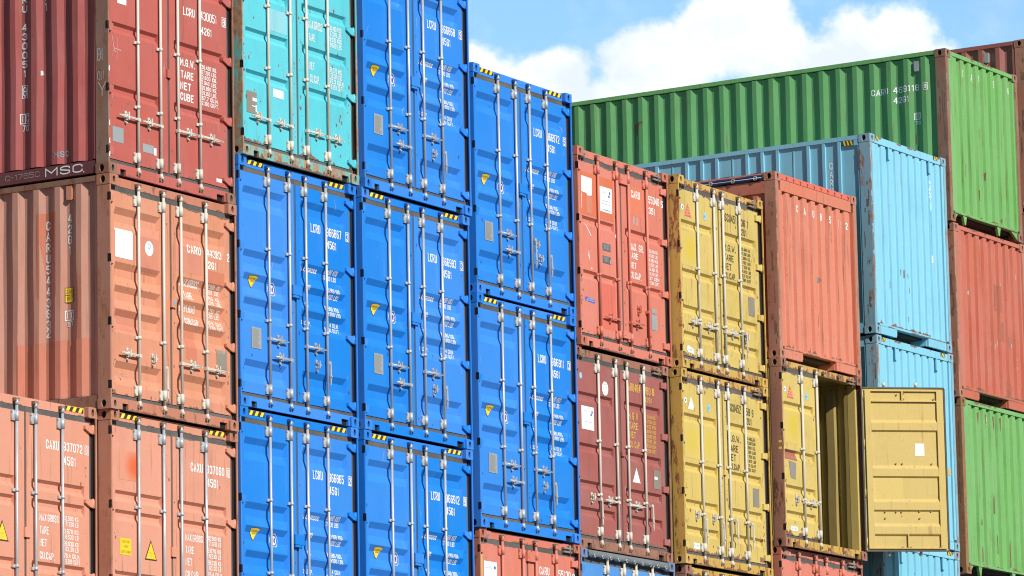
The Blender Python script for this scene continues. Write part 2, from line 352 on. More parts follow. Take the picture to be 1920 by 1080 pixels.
class SideWall:
    """left long side; E is where an outer flat ends, q the pitch; position along the side is y"""
    def __init__(s, y0, y1, z0, z1, E, q=0.286, out=0.010, dep=0.036, fl=0.070, ow=0.072, x=0.0, sgn=1):
        s.y0, s.y1, s.z0, s.z1, s.E, s.q, s.out, s.dep, s.fl, s.ow, s.x, s.sgn = y0, y1, z0, z1, E, q, out, dep, fl, ow, x, sgn
        s.yb = [y0]; k = math.floor((y0 - E) / q) - 1
        while True:
            e = E + k * q
            for t in (e, e + fl, e + q - ow - fl, e + q - ow):
                if y0 < t < y1: s.yb.append(t)
            if e > y1: break
            k += 1
        s.yb.append(y1); s.zb = [z0, z1]
    def depth(s, y, z=0):
        t = (y - s.E) % s.q
        inn = s.q - s.ow
        d = fade_ramp(t, 0, s.fl, inn - s.fl, inn) if t < inn else 0
        return s.out + d * s.dep
    def X(s, y, off=0.0): return s.x + s.sgn * (s.depth(y) - off)
    def mesh(s, m, name='side_wall'):
        b = MB()
        rng = random.Random(int(s.E * 1000) + int(s.z1 * 10)); NZ = 10; ys = s.yb; ph = [(rng.random() * 6.3, rng.random() * 6.3, rng.random()) for _ in ys]
        def pt(i, k):
            z = s.z0 + (s.z1 - s.z0) * k / NZ; e = math.sin(math.pi * k / NZ); y = ys[i]
            if 0 < i < len(ys) - 1: y += e * 0.0055 * (math.sin(ph[i][0] + k * 0.9) * 0.6 + math.sin(ph[i // 2][1] + k * 0.45))
            x = s.X(ys[i])
            if 0 < i < len(ys) - 1 and s.sgn > 0: x += e * 0.0016 * math.sin(ph[i // 4][1] + k * 0.7)
            return (x, y, z)
        for i in range(len(ys) - 1):
            for k in range(NZ): b.face([pt(i, k), pt(i + 1, k), pt(i + 1, k + 1), pt(i, k + 1)])
        return b.mesh(name, m)

_a, _b = 0.28, 0.15
_ring = [(_a, 0), (1 - _a, 0), (1, _b), (1, 1 - _b), (1 - _a, 1), (_a, 1), (0, 1 - _b), (0, _b), 'c']
_D = [(0, 0), (1 - _a, 0), (1, _b), (1, 1 - _b), (1 - _a, 1), (0, 1), 'c']
GL = {'0': [_ring], 'O': [_ring], 'Q': [_ring], 'D': [_D], '1': [[(0.1, 0.8), (0.7, 1), (0.7, 0)]],
 '2': [[(0, 0.76), (0, 1 - _b), (_a, 1), (1 - _a, 1), (1, 1 - _b), (1, 0.62), (0, 0.14), (0, 0), (1, 0)]],
 '3': [[(0, 1 - _b), (_a, 1), (1 - _a, 1), (1, 1 - _b), (1, 0.64), (0.72, 0.52), (1, 0.40), (1, _b), (1 - _a, 0), (_a, 0), (0, _b)]],
 '4': [[(0.74, 0), (0.74, 1)], [(0.66, 1), (0, 0.3), (1, 0.28)]], '5': [[(1, 1), (0, 1), (0, 0.58), (1 - _a, 0.6), (1, 0.45), (1, _b), (1 - _a, 0), (_a, 0), (0, _b)]],
 '6': [[(1, 1 - _b), (1 - _a, 1), (_a, 1), (0, 1 - _b), (0, _b), (_a, 0), (1 - _a, 0), (1, _b), (1, 0.42), (1 - _a, 0.56), (0.25, 0.56)]],
 '7': [[(0, 1), (1, 1), (0.35, 0)]], '8': [_ring, [(0.2, 0.52), (0.8, 0.52)]],
 '9': [[(0, _b), (_a, 0), (1 - _a, 0), (1, _b), (1, 1 - _b), (1 - _a, 1), (_a, 1), (0, 1 - _b), (0, 0.58), (_a, 0.44), (0.75, 0.44)]],
 'A': [[(0, 0), (0.5, 1), (1, 0)], [(0.22, 0.3), (0.78, 0.3)]], 'B': [_D, [(0.15, 0.52), (0.85, 0.52)]],
 'C': [[(1, 0.72), (1, 1 - _b), (1 - _a, 1), (_a, 1), (0, 1 - _b), (0, _b), (_a, 0), (1 - _a, 0), (1, _b), (1, 0.28)]],
 'E': [[(1, 1), (0, 1), (0, 0), (1, 0)], [(0.1, 0.52), (0.8, 0.52)]], 'F': [[(1, 1), (0, 1), (0, 0)], [(0.1, 0.52), (0.8, 0.52)]],
 'G': [[(1, 0.74), (1, 1 - _b), (1 - _a, 1), (_a, 1), (0, 1 - _b), (0, _b), (_a, 0), (1 - _a, 0), (1, _b), (1, 0.46), (0.55, 0.46)]],
 'H': [[(0, 0), (0, 1)], [(1, 0), (1, 1)], [(0.1, 0.52), (0.9, 0.52)]], 'I': [[(0.5, 0), (0.5, 1)]], 'K': [[(0, 0), (0, 1)], [(1, 1), (0.15, 0.5), (1, 0)]],
 'J': [[(1, 1), (1, _b), (1 - _a, 0), (_a, 0), (0, _b)]], 'L': [[(0, 1), (0, 0), (1, 0)]], 'M': [[(0, 0), (0, 1), (0.5, 0.35), (1, 1), (1, 0)]], 'N': [[(0, 0), (0, 1), (1, 0), (1, 1)]],
 'P': [[(0, 0), (0, 1), (1 - _a, 1), (1, 1 - _b), (1, 0.62), (1 - _a, 0.47), (0.2, 0.47)]], 'R': [[(0, 0), (0, 1), (1 - _a, 1), (1, 1 - _b), (1, 0.62), (1 - _a, 0.47), (0.2, 0.47)], [(0.45, 0.47), (1, 0)]],
 'S': [[(1, 0.76), (1, 1 - _b), (1 - _a, 1), (_a, 1), (0, 1 - _b), (0, 0.62), (1, 0.38), (1, _b), (1 - _a, 0), (_a, 0), (0, _b), (0, 0.24)]],
 'T': [[(0, 1), (1, 1)], [(0.5, 0.98), (0.5, 0)]], 'U': [[(0, 1), (0, _b), (_a, 0), (1 - _a, 0), (1, _b), (1, 1)]], 'V': [[(0, 1), (0.5, 0), (1, 1)]],
 'W': [[(0, 1), (0.22, 0), (0.5, 0.7), (0.78, 0), (1, 1)]], 'X': [[(0, 0), (1, 1)], [(0, 1), (1, 0)]], 'Y': [[(0, 1), (0.5, 0.45), (1, 1)], [(0.5, 0.4), (0.5, 0)]], 'Z': [[(0, 1), (1, 1), (0, 0), (1, 0)]],
 '.': [[(0, 0), (1, 0)]], ',': [[(0, 0), (1, 0)]], "'": [[(0.5, 1), (0.5, 0.8)]], '-': [[(0, 0.5), (1, 0.5)]]}
GW = {'1': 0.55, 'I': 0.35, '.': 0.28, ',': 0.28, "'": 0.2, 'M': 1.25, 'W': 1.3, ' ': 0.6, '-': 0.6}
def put(acc, text, u0, u1, z0, z1, bold=0.02, skew=0.0):
    """one line of condensed stencil-style lettering drawn with even strokes, filling the given box"""
    text = text.upper(); h = z1 - z0; gap = 0.26
    tot = sum(GW.get(c, 1.0) for c in text) + gap * (len(text) - 1); cw = (u1 - u0) / tot
    th = (0.185 if bold >= 0.02 else 0.145 if bold >= 0 else 0.075) * h; x = u0
    for c in text:
        w = GW.get(c, 1.0) * cw
        t = min(th, 0.27 * max(w, 0.8 * cw))
        if c in '.,': t = min(0.2 * h, w)
        for lay, pl in enumerate(GL.get(c, ())):
            closed = pl[-1] == 'c'; pts = pl[:-1] if closed else pl
            P_ = [(x + t / 2 + p[0] * max(w - t, 1e-4) , z0 + t / 2 + p[1] * (h - t)) for p in pts]
            if c in '.,': P_ = [(x, z0 + t / 2), (x + w, z0 + t / 2)]
            if c == 'I': P_ = [(x + w / 2, z0), (x + w / 2, z1)]
            n = len(P_)
            if not closed and c not in 'I.,':
                def ext(p, q):
                    L = math.hypot(p[0] - q[0], p[1] - q[1]) or 1; return (p[0] + (p[0] - q[0]) / L * t / 2, p[1] + (p[1] - q[1]) / L * t / 2)
                P_ = [ext(P_[0], P_[1])] + P_[1:-1] + [ext(P_[-1], P_[-2])]
            def nrm(p, q):
                L = math.hypot(q[0] - p[0], q[1] - p[1]) or 1; return (-(q[1] - p[1]) / L, (q[0] - p[0]) / L)
            Ls, Rs = [], []
            for k in range(n):
                if closed: n0 = nrm(P_[k - 1], P_[k]); n1_ = nrm(P_[k], P_[(k + 1) % n])
                else: n0 = nrm(P_[max(k - 1, 0)], P_[max(k, 1)]) ; n1_ = nrm(P_[min(k, n - 2)], P_[min(k + 1, n - 1)])
                mx_, mz_ = n0[0] + n1_[0], n0[1] + n1_[1]; L = math.hypot(mx_, mz_) or 1; mx_, mz_ = mx_ / L, mz_ / L
                q = min(1.8, 1 / max(0.3, mx_ * n0[0] + mz_ * n0[1])) * t / 2
                Ls.append((P_[k][0] + mx_ * q, P_[k][1] + mz_ * q)); Rs.append((P_[k][0] - mx_ * q, P_[k][1] - mz_ * q))
            i = len(acc[0])
            for k in range(n):
                for p in (Ls[k], Rs[k]): acc[0].append((p[0] + skew * (p[1] - z0), p[1], lay * 0.0006))
            for k in range(n if closed else n - 1):
                j = (k + 1) % n; acc[1].append((i + 2 * k, i + 2 * k + 1, i + 2 * j + 1, i + 2 * j))
        x += w + gap * cw
def stack(acc, text, u0, u1, z1, ch, step, bold=0.02):     # letters one below another
    z = z1
    for c in text:
        if c != ' ': put(acc, c, u0 + (0.25 * (u1 - u0) if c == '1' else 0), u1 - (0.25 * (u1 - u0) if c == '1' else 0), z - ch, z, bold)
        z -= step
def poly(acc, pts):
    i = len(acc[0]); acc[0].extend((p[0], p[1], 0.0) for p in pts); acc[1].append(tuple(range(i, i + len(pts))))
def rect(acc, u0, u1, z0, z1): poly(acc, [(u0, z0), (u1, z0), (u1, z1), (u0, z1)])
def frame_rect(acc, u0, u1, z0, z1, t):
    rect(acc, u0, u1, z1 - t, z1); rect(acc, u0, u1, z0, z0 + t); rect(acc, u0, u0 + t, z0 + t, z1 - t); rect(acc, u1 - t, u1, z0 + t, z1 - t)
def disc(acc, u, z, ru, rz=None, n=20, inner=0.0):
    rz = rz or ru
    P_ = [(math.cos(2 * math.pi * k / n), math.sin(2 * math.pi * k / n)) for k in range(n)]
    if not inner: poly(acc, [(u + ru * a, z + rz * b) for a, b in P_])
    else:
        for k in range(n):
            a, b = P_[k], P_[(k + 1) % n]
            poly(acc, [(u + ru * a[0] * inner, z + rz * a[1] * inner), (u + ru * a[0], z + rz * a[1]), (u + ru * b[0], z + rz * b[1]), (u + ru * b[0] * inner, z + rz * b[1] * inner)])
SEPARATE = ('repainted_patch', 'paper_label', 'data_plate', 'rust_streak', 'faded_stain', 'sprayed_patch', 'scrape', 'scuff', 'round_label', 'torn_label', 'paint_marks')
def decal(name, acc, m, surf, parent, off=0.003, key=None):
    if name in SEPARATE and len(acc[1]) > 1:
        for i_, f in enumerate(acc[1]):
            one = ([acc[0][q] for q in f], [tuple(range(len(f)))]); decal(name, one, m, surf, parent, off + 0.0002 * i_, key and key + (i_,))
        return None
    """lay flat lettering or film over a pressed sheet: cut it at every fold, then follow the sheet"""
    def make():
        b = bmesh.new(); vs = [b.verts.new((q[0], q[2], q[1])) for q in acc[0]]
        for f in acc[1]:
            try: b.faces.new([vs[i] for i in f])
            except ValueError: pass
        us = [v.co.x for v in b.verts]; zs = [v.co.z for v in b.verts]; u0, u1, z0, z1 = min(us), max(us), min(zs), max(zs)
        side = isinstance(surf, SideWall)
        if surf is not None:
            for t in (surf.yb if side else surf.ub):
                t = -t if side else t
                if u0 + 1e-4 < t < u1 - 1e-4: bmesh.ops.bisect_plane(b, geom=b.verts[:] + b.edges[:] + b.faces[:], plane_co=(t, 0, 0), plane_no=(1, 0, 0))
            for t in surf.zb:
                if z0 + 1e-4 < t < z1 - 1e-4: bmesh.ops.bisect_plane(b, geom=b.verts[:] + b.edges[:] + b.faces[:], plane_co=(0, 0, t), plane_no=(0, 0, 1))
        for v in b.verts:
            u, z = v.co.x, v.co.z
            o_ = off + v.co.y
            if side: v.co = (surf.X(-u, o_), -u, z)
            elif surf is None: v.co = (u, -o_, z)
            else: v.co = (u, surf.depth(u, z) - o_, z)
        me = bpy.data.meshes.new(name); b.to_mesh(me); b.free(); me.materials.append(MATS[m]); return me
    return link(name, cached(key, make) if key else make(), parent)
def A(): return ([], [])

# ---------------------------------------------------------------- container pieces
CW, CH, CDp = 0.162, 0.118, 0.178
def casting_mesh(mirror, m):
    def oval(n=14, rx=0.027, rz=0.042): 
        out = []
        for k in range(n):
            t = 2 * math.pi * k / n; out.append((rx * math.cos(t), rz * math.sin(t)))
        return out
    b = MB(); x0, x1, y1 = 0.0, CW, CDp
    def holed(to3, w, h, cx, cz, rx, rz, dep, nrm):
        n = 16; ov = [(cx + rx * math.cos(2 * math.pi * k / n), cz + rz * math.sin(2 * math.pi * k / n)) for k in range(n)]
        def edge(k):
            t = 2 * math.pi * k / n; dx, dz = math.cos(t), math.sin(t)
            sx = ((w - cx) if dx > 0 else cx) / abs(dx) if abs(dx) > 1e-6 else 1e9; sz = ((h - cz) if dz > 0 else cz) / abs(dz) if abs(dz) > 1e-6 else 1e9
            q = min(sx, sz); return (cx + dx * q, cz + dz * q)
        ed = [edge(k) for k in range(n)]; cor = [(0, 0), (w, 0), (w, h), (0, h)]
        for k in range(n):
            a, c = ed[k], ed[(k + 1) % n]; pts = [ov[k], a]
            for q in cor:
                if (abs(a[0] - c[0]) > 1e-6 and abs(a[1] - c[1]) > 1e-6) and ((abs(q[0] - a[0]) < 1e-6 and abs(q[1] - c[1]) < 1e-6) or (abs(q[1] - a[1]) < 1e-6 and abs(q[0] - c[0]) < 1e-6)): pts.append(q)
            pts += [c, ov[(k + 1) % n]]; b.face([to3(p[0], p[1], 0) for p in pts])
            b.face([to3(*ov[k], 0), to3(*ov[(k + 1) % n], 0), to3(*ov[(k + 1) % n], dep), to3(*ov[k], dep)])
        return [to3(*p, dep) for p in ov]
    c1 = holed(lambda u, z, d: (u, d, z), CW, CH, 0.081, 0.059, 0.025, 0.041, 0.028, None)
    c2 = holed(lambda u, z, d: (d, u, z), CDp, CH, 0.095, 0.059, 0.033, 0.042, 0.028, None)
    b.face([(0, 0, CH), (CW, 0, CH), (CW, CDp, CH), (0, CDp, CH)]); b.face([(0, 0, 0), (CW, 0, 0), (CW, CDp, 0), (0, CDp, 0)])
    b.face([(CW, 0, 0), (CW, CDp, 0), (CW, CDp, CH), (CW, 0, CH)]); b.face([(0, CDp, 0), (CW, CDp, 0), (CW, CDp, CH), (0, CDp, CH)])
    nf = len(b.f); b.face(c1); b.face(c2)
    if mirror: b.v = [(CW - x, y, z) for x, y, z in b.v]
    me = b.mesh('corner_casting', [m, 'black'])
    for i in (nf, nf + 1): me.polygons[i].material_index = 1
    bm = bmesh.new(); bm.from_mesh(me); bmesh.ops.remove_doubles(bm, verts=bm.verts, dist=1e-5)
    bmesh.ops.recalc_face_normals(bm, faces=bm.faces)
    ed = [e for e in bm.edges if e.is_manifold and e.calc_face_angle() > 1.2 and all(
        (min(abs(v.co.x), abs(v.co.x - CW)) < 1e-4) + (min(abs(v.co.y), abs(v.co.y - CDp)) < 1e-4) + (min(abs(v.co.z), abs(v.co.z - CH)) < 1e-4) >= 2 for v in e.verts)]
    bmesh.ops.bevel(bm, geom=ed, offset=0.011, segments=2, affect='EDGES', profile=0.5)
    bm.to_mesh(me); bm.free(); return me

def rods_mesh(us, H, mids, rodm, dang=()):
    """two or one locking bars of a door leaf with their guides and end cams"""
    out = []
    for u in us:
        b = MB(); y = 0.020
        b.cyl((u, y, 0.13), (u, y, H - 0.115), 0.0165, n=12)
        for z0, z1 in ((0.195, 0.305), (H - 0.288, H - 0.175)):
            b.cyl((u, y, z0), (u, y, z1), 0.0245, n=12); b.box(u - 0.072, u - 0.018, 0.030, 0.047, z0, z1)
            b.box(u - 0.076, u - 0.058, 0.022, 0.030, z0 + .012, z0 + .030); b.box(u - 0.076, u - 0.058, 0.022, 0.030, z1 - .03, z1 - .012)
            b.box(u - 0.02, u + 0.02, 0.03, 0.047, z0 + .005, z1 - .005)
        for z in mids:
            b.cyl((u, y, z - 0.018), (u, y, z + 0.018), 0.0235, n=12); b.box(u - 0.056, u - 0.012, 0.028, 0.046, z - 0.016, z + 0.016)
        for s_, z in ((1, H - 0.09), (-1, 0.105)):
            b.cyl((u, y, z - 0.03), (u, y, z + 0.03), 0.021, 0.019, n=10)
            b.box(u - 0.006, u + 0.030, 0.006, 0.026, z + s_ * 0.012 - 0.012, z + s_ * 0.012 + 0.014)
        out.append(b.mesh('lock_rod', rodm))
    return out
def keeper_mesh(u, H, top, m):
    b = MB(); z = H - 0.062 if top else 0.070
    b.box(u - 0.030, u + 0.026, 0.022, 0.056, z - 0.020, z + 0.020); b.box(u - 0.036, u - 0.016, 0.004, 0.030, z - 0.016, z + 0.016)
    b.box(u + 0.014, u + 0.032, 0.004, 0.03, z - 0.014, z + 0.016); return b.mesh('cam_keeper', m)
def handle_mesh(u, ue, z, m):
    s_ = 1 if ue > u else -1; b = MB()
    b.box(u - 0.023, u + 0.023, 0.0, 0.044, z - 0.018, z + 0.018)
    a = u + s_ * 0.025; e = ue; mid = a + (e - a) * 0.62
    def bar(p, q, h0, h1, y0=-0.004, y1=0.012):
        pts = [(p, z - h0), (q, z - h1), (q, z + h1), (p, z + h0)]
        b.prism(pts if q > p else pts[::-1], y0, y1)
    bar(a, mid, 0.012, 0.011); bar(mid, e, 0.017, 0.005)
    b.cyl((a, 0.004, z), (e - s_ * 0.03, 0.000, z + 0.004), 0.009, n=8)
    return b.mesh('door_handle', m)
def catch_mesh(u, z, m, hinged=False):
    b = MB(); n = 12
    pts = [(u + 0.020 * math.cos(2 * math.pi * k / n), z + (0.048 if k < n / 2 else -0.048) + 0.024 * math.sin(2 * math.pi * (k + .0) / n)) for k in range(n)]
    b.prism(pts, 0.034, 0.047); b.box(u - 0.024, u + 0.024, 0.006, 0.036, z + 0.014, z + 0.032); b.box(u - 0.022, u + 0.022, 0.010, 0.036, z - 0.036, z - 0.022)
    b.ring((u, 0.028, z - 0.058), 0.013, 0.005); b.box(u - 0.008, u + 0.010, -0.012, 0.02, z - 0.03, z + 0.055)
    if hinged: b.box(u + 0.01, u + 0.05, 0.0, 0.008, z + 0.0, z + 0.02)
    return b.mesh('handle_catch', m)
def hang_mesh(u, z0, z1, m):
    b = MB(); b.box(u - 0.022, u + 0.022, -0.002, 0.044, z1 - 0.016, z1 + 0.02)
    b.prism([(u - 0.006, z0), (u + 0.006, z0), (u + 0.018, z0 + 0.10), (u + 0.015, z0 + 0.18), (u + 0.010, z1), (u - 0.008, z1), (u - 0.012, z0 + 0.15)], -0.012, 0.0)
    b.ring((u + 0.004, -0.018, z0 + 0.1), 0.010, 0.004); return b.mesh('door_handle', m)
def hinge_mesh(z, right, m, blunt=False):
    b = MB()
    pts = [(2.248, z - 0.006), (2.345, z - 0.048), (2.420, z - 0.050), (2.420, z + 0.038), (2.262, z + 0.038), (2.248, z + 0.026)]
    if blunt: pts = [(2.262, z - 0.040), (2.420, z - 0.040), (2.420, z + 0.038), (2.262, z + 0.038)]
    if not right: pts = [(2.438 - x, zz) for x, zz in pts][::-1]; pts = [(min(x, 0.13), zz) for x, zz in pts]
    b.prism(pts, 0.020, 0.0495)
    xx = 2.392 if right else 0.046
    b.cyl((xx, 0.030, z - 0.056), (xx, 0.030, z + 0.048), 0.014, n=10)
    return b.mesh('hinge', m)

def box_body(t, H, L, paint, frame, side=None, side_paint=None, castm=None, door_end=True, post_w=0.045, hdr=None, railm=None):
    """frame, walls, roof and castings that every container has"""
    hdr = hdr or frame; castm = castm or frame
    k = ('frame', H, L, frame, door_end, post_w)
    def fr(s_, rear):
        b = MB()
        if 1:
            X = (lambda x: 2.438 - x) if s_ else (lambda x: x)
            def bx(x0, x1, *r):
                a, c = sorted((X(x0), X(x1))); b.box(a, c, *r)
            if rear: bx(0.002, 0.16, L - 0.178, L, CH, H - CH)
            elif door_end:
                bx(0.004, 0.014, 0.016, 0.172, CH, H - CH); bx(0.004, 0.028, 0.004, 0.016, CH, H - CH); bx(0.016, 0.078, 0.135, 0.172, CH, H - CH)
            else: bx(0.004, post_w, 0.004, 0.172, CH, H - CH)
        return b.mesh('corner_post', frame)
    for s_ in (0, 1):
        for rear in (0, 1): link('corner_post', cached(k + (s_, rear), lambda: fr(s_, rear)), t)
    if door_end:               # shade painted as dark lining behind the post lip, where the hinge pins sit
        dk = 'blue recess shade' if 'blue' in frame else 'grime_shade'
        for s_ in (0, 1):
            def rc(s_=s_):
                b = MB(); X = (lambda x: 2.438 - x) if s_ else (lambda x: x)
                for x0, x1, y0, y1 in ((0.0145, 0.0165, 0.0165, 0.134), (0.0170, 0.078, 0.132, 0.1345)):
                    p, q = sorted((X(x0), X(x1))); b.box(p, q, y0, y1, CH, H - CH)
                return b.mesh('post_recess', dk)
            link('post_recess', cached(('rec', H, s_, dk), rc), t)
    def rails(x0, x1, top):
        b = MB()
        if top: b.box(x0 - .006, x1 + .006, CDp, L - CDp, H - 0.068, H - 0.008)
        else: b.box(x0, x1, CDp, L - CDp, 0.018, 0.158)
        return b.mesh('side_rail', railm or paint)
    for x0, x1 in ((0.012, 0.07), (2.368, 2.426)):
        for top in (0, 1): link('side_rail', cached(('rails', H, L, railm or paint, x0, top), lambda: rails(x0, x1, top)), t)
    def ceil():
        b = MB(); b.box(0.07, 2.368, 0.17, L - 0.06, H - 0.03, H - 0.012); return b.mesh('roof', paint)
    link('roof', cached(('roof', H, L, paint), ceil), t)
    def flo():
        b = MB(); b.box(0.07, 2.368, 0.12, L - 0.06, 0.10, 0.15)
        for k_ in range(int(L / 0.6)): b.box(0.07, 2.368, 0.3 + k_ * 0.6, 0.36 + k_ * 0.6, 0.03, 0.10)
        return b.mesh('floor', 'underside')
    link('floor', cached(('floor', L), flo), t)
    def back():
        b = MB(); b.box(0.16, 2.278, L - 0.06, L - 0.02, 0.12, H - 0.02); return b.mesh('end_wall', paint)
    link('end_wall', cached(('back', H, L, paint), back), t)
    s = side or SideWall(CDp, L - CDp, 0.158, H - 0.068, 0.2, 0.286)
    link('side_wall', cached(('side', H, L, s.E, s.q, side_paint or paint, s.z1), lambda: s.mesh(side_paint or paint)), t)
    s2 = SideWall(CDp, L - CDp, 0.158, H - 0.068, 0.2, 0.286, x=2.438, sgn=-1)
    link('side_wall', cached(('side2', H, L, paint), lambda: s2.mesh(paint)), t)
    for mir, x in ((0, 0), (1, 2.438 - CW)):
        for z in (0, H - CH):
            o = link('corner_casting', cached(('cast', mir, castm), lambda: casting_mesh(mir, castm)), t); o.location = (x, 0, z)
    return s

def thing(n, label, x, y, z, yaw, group, name='shipping_container', cat='shipping container'):
    o = bpy.data.objects.new(name, None); sc.collection.objects.link(o); o.empty_display_size = 0.3
    o.location = (x, y, z + G); o.rotation_euler = (0, 0, R(yaw)); o['label'] = label; o['category'] = cat
    if group: o['group'] = group
    return o

def door_container(x, y, z, yaw, H, L, label, group, paint, frame, tops, kind, rods, mids, handles, catches, hang, rodm='zinc',
                   keeperm='cast steel', castm=None, side=None, side_paint=None, hinges=None, lockbox=None, seam=None, hdr=None,
                   hazard=False, gl=(0.14, 1.012), grt=(1.315, 2.262), sides_open=(), blunt=False, sealm='rubber', railm=None, thick_sill=True):
    t = thing('c', label, x, y, z, yaw, group); hdr = hdr or paint
    s = box_body(t, H, L, paint, frame, side, side_paint, castm, railm=railm)
    def header():
        b = MB(); b.box(CW, 2.438 - CW, 0.056, 0.165, H - 0.109, H - 0.014); b.box(0.078, CW, 0.075, 0.165, H - 0.15, H - 0.118); b.box(2.276, 2.36, 0.075, 0.165, H - 0.15, H - 0.118)
        return b.mesh('header', hdr)
    link('header', cached(('hdr', H, hdr), header), t)
    def sill():
        b = MB()
        # front face of the sill with its two fork-hook notches
        b.box(CW, 0.255, 0.028, 0.06, 0.012, 0.131); b.box(0.361, 2.107, 0.028, 0.06, 0.012, 0.131); b.box(2.255, 2.276, 0.028, 0.06, 0.012, 0.131)
        b.box(0.255, 0.361, 0.028, 0.06, 0.080, 0.131); b.box(2.107, 2.255, 0.028, 0.06, 0.080, 0.131)
        b.box(0.078, 2.36, 0.06, 0.17, 0.10, 0.125); b.box(0.03, CW, 0.03, 0.1, 0.119, 0.131); b.box(2.276, 2.408, 0.03, 0.1, 0.119, 0.131)
        return b.mesh('sill', hdr)
    link('sill', cached(('sill', hdr), sill), t)
    link('sill_pocket', cached(('pock',), lambda: (lambda b: (b.box(0.256, 0.360, 0.062, 0.09, 0.012, 0.079), b.box(2.108, 2.254, 0.062, 0.09, 0.012, 0.079), b)[-1].mesh('sill_pocket', 'black'))(MB())), t)
    d0 = Door(0.082, 1.190, 0.178, H - 0.172, gl[0], gl[1], tops, kind)
    d1 = Door(1.228, 2.352, 0.178, H - 0.172, grt[0], grt[1], tops, kind)
    doors = []
    for i, dd in enumerate((d0, d1)):
        if i in sides_open: doors.append(None); continue
        doors.append(link('door', cached(('door', paint, H, tuple(tops), kind, i, gl, grt), lambda: dd.mesh(paint)), t))
    def seal(i):
        b = MB(); u0, u1 = ((0.036, 1.207), (1.210, 2.392))[i]; z0, z1 = 0.134, H - 0.112
        b.box(u0, u1, 0.060, 0.074, z0, 0.178); b.box(u0, u1, 0.060, 0.074, H - 0.172, z1)
        b.box(u0, (0.082, 1.228)[i], 0.060, 0.074, 0.178, H - 0.172); b.box((1.190, 2.352)[i], u1, 0.060, 0.074, 0.178, H - 0.172)
        return b.mesh('door_seal', sealm)
    for i in (0, 1):
        if doors[i]: link('door_seal', cached(('seal', H, i, sealm), lambda: seal(i)), doors[i])
    hz = hinges or ((H - 0.235, H - 1.04, H - 1.85, 0.255) if H > 2.7 else (2.335, 1.652, 0.955, 0.26))
    for z_ in hz:
        for i in (0, 1):
            if doors[i]: link('hinge', cached(('hinge', round(z_, 3), i, paint, blunt), lambda: hinge_mesh(z_, i == 1, paint, blunt)), doors[i])
    def slots():
        b = MB()
        for z_ in hz: b.box(0.0025, 0.026, 0.004, 0.034, z_ - 0.042, z_ + 0.048)  # black boxes painted for the dark of the hinge notches
        return b.mesh('hinge_slot', 'black')
    link('hinge_slot', cached(('slots', tuple(hz)), slots), t)
    for j, u in enumerate(rods):
        i = 0 if j < 2 else 1
        if doors[i] is None: continue
        link('lock_rod', cached(('rod', u, H, tuple(mids), rodm), lambda: rods_mesh([u], H, mids, rodm)[0]), doors[i])
    for j, u in enumerate(rods):
        for tp in (0, 1): link('cam_keeper', cached(('keep', u, H, tp, keeperm), lambda: keeper_mesh(u, H, tp, keeperm)), t)
    for j, ue, z_ in handles:
        i = 0 if j < 2 else 1
        link('door_handle', cached(('hnd', rods[j], ue, z_, rodm), lambda: handle_mesh(rods[j], ue, z_, rodm)), doors[i])
        uc = (rods[j] + ue) / 2 + (0.02 if ue > rods[j] else -0.02)
        link('handle_catch', cached(('cat', uc, z_, rodm), lambda: catch_mesh(uc, z_, rodm)), doors[i])
    for uc, z_ in catches:
        link('handle_catch', cached(('cat2', uc, z_, rodm), lambda: catch_mesh(uc, z_, rodm, True)), doors[0 if uc < 1.2 else 1])
    for uh, z0, z1 in hang:
        link('door_handle', cached(('hang', uh, z0, z1, rodm), lambda: hang_mesh(uh, z0, z1, rodm)), doors[0 if uh < 1.2 else 1])
    if lockbox:
        def lb():
            b = MB(); u0, u1, z0, z1 = lockbox; b.box(u0, u1, -0.002, 0.052, z0, z1); b.box(u0 + .01, u1 - .06, 0.004, 0.05, z0 - .03, z0)
            return b.mesh('lock_box', paint)
        link('lock_box', cached(('lockbox', lockbox, paint), lb), t)
    if seam:
        link('seam_tab', cached(('seam', seam, paint), lambda: (lambda b: (b.box(seam[0], seam[1], 0.026, 0.052, seam[2], seam[3]), b)[-1].mesh('seam_tab', paint))(MB())), t)
    if hazard:
        for i, u0 in enumerate((0.238, 1.925)):
            o = link('hazard_stripe', cached(('haz', i), lambda: hazard_mesh(u0, 0.33)), t); o.location = (0, 0.052, H)
    return t, doors, (d0, d1), s
def hazard_mesh(u0, w):
    b = MB(); b.box(u0, u0 + w, 0.0, 0.003, -0.074, -0.020); nf = len(b.f)
    for k in range(3):
        a = u0 + 0.012 + k * w / 3; zt, zb = -0.021, -0.073
        q = w * 0.165
        b.face([(a, -0.001, zb), (a + q, -0.001, zb), (min(a + q + 0.035, u0 + w), -0.001, zt), (a + 0.035, -0.001, zt)])
    me = b.mesh('hazard_stripe', ['hazard black', 'hazard yellow'])
    for i in range(nf, len(me.polygons)): me.polygons[i].material_index = 1
    return me

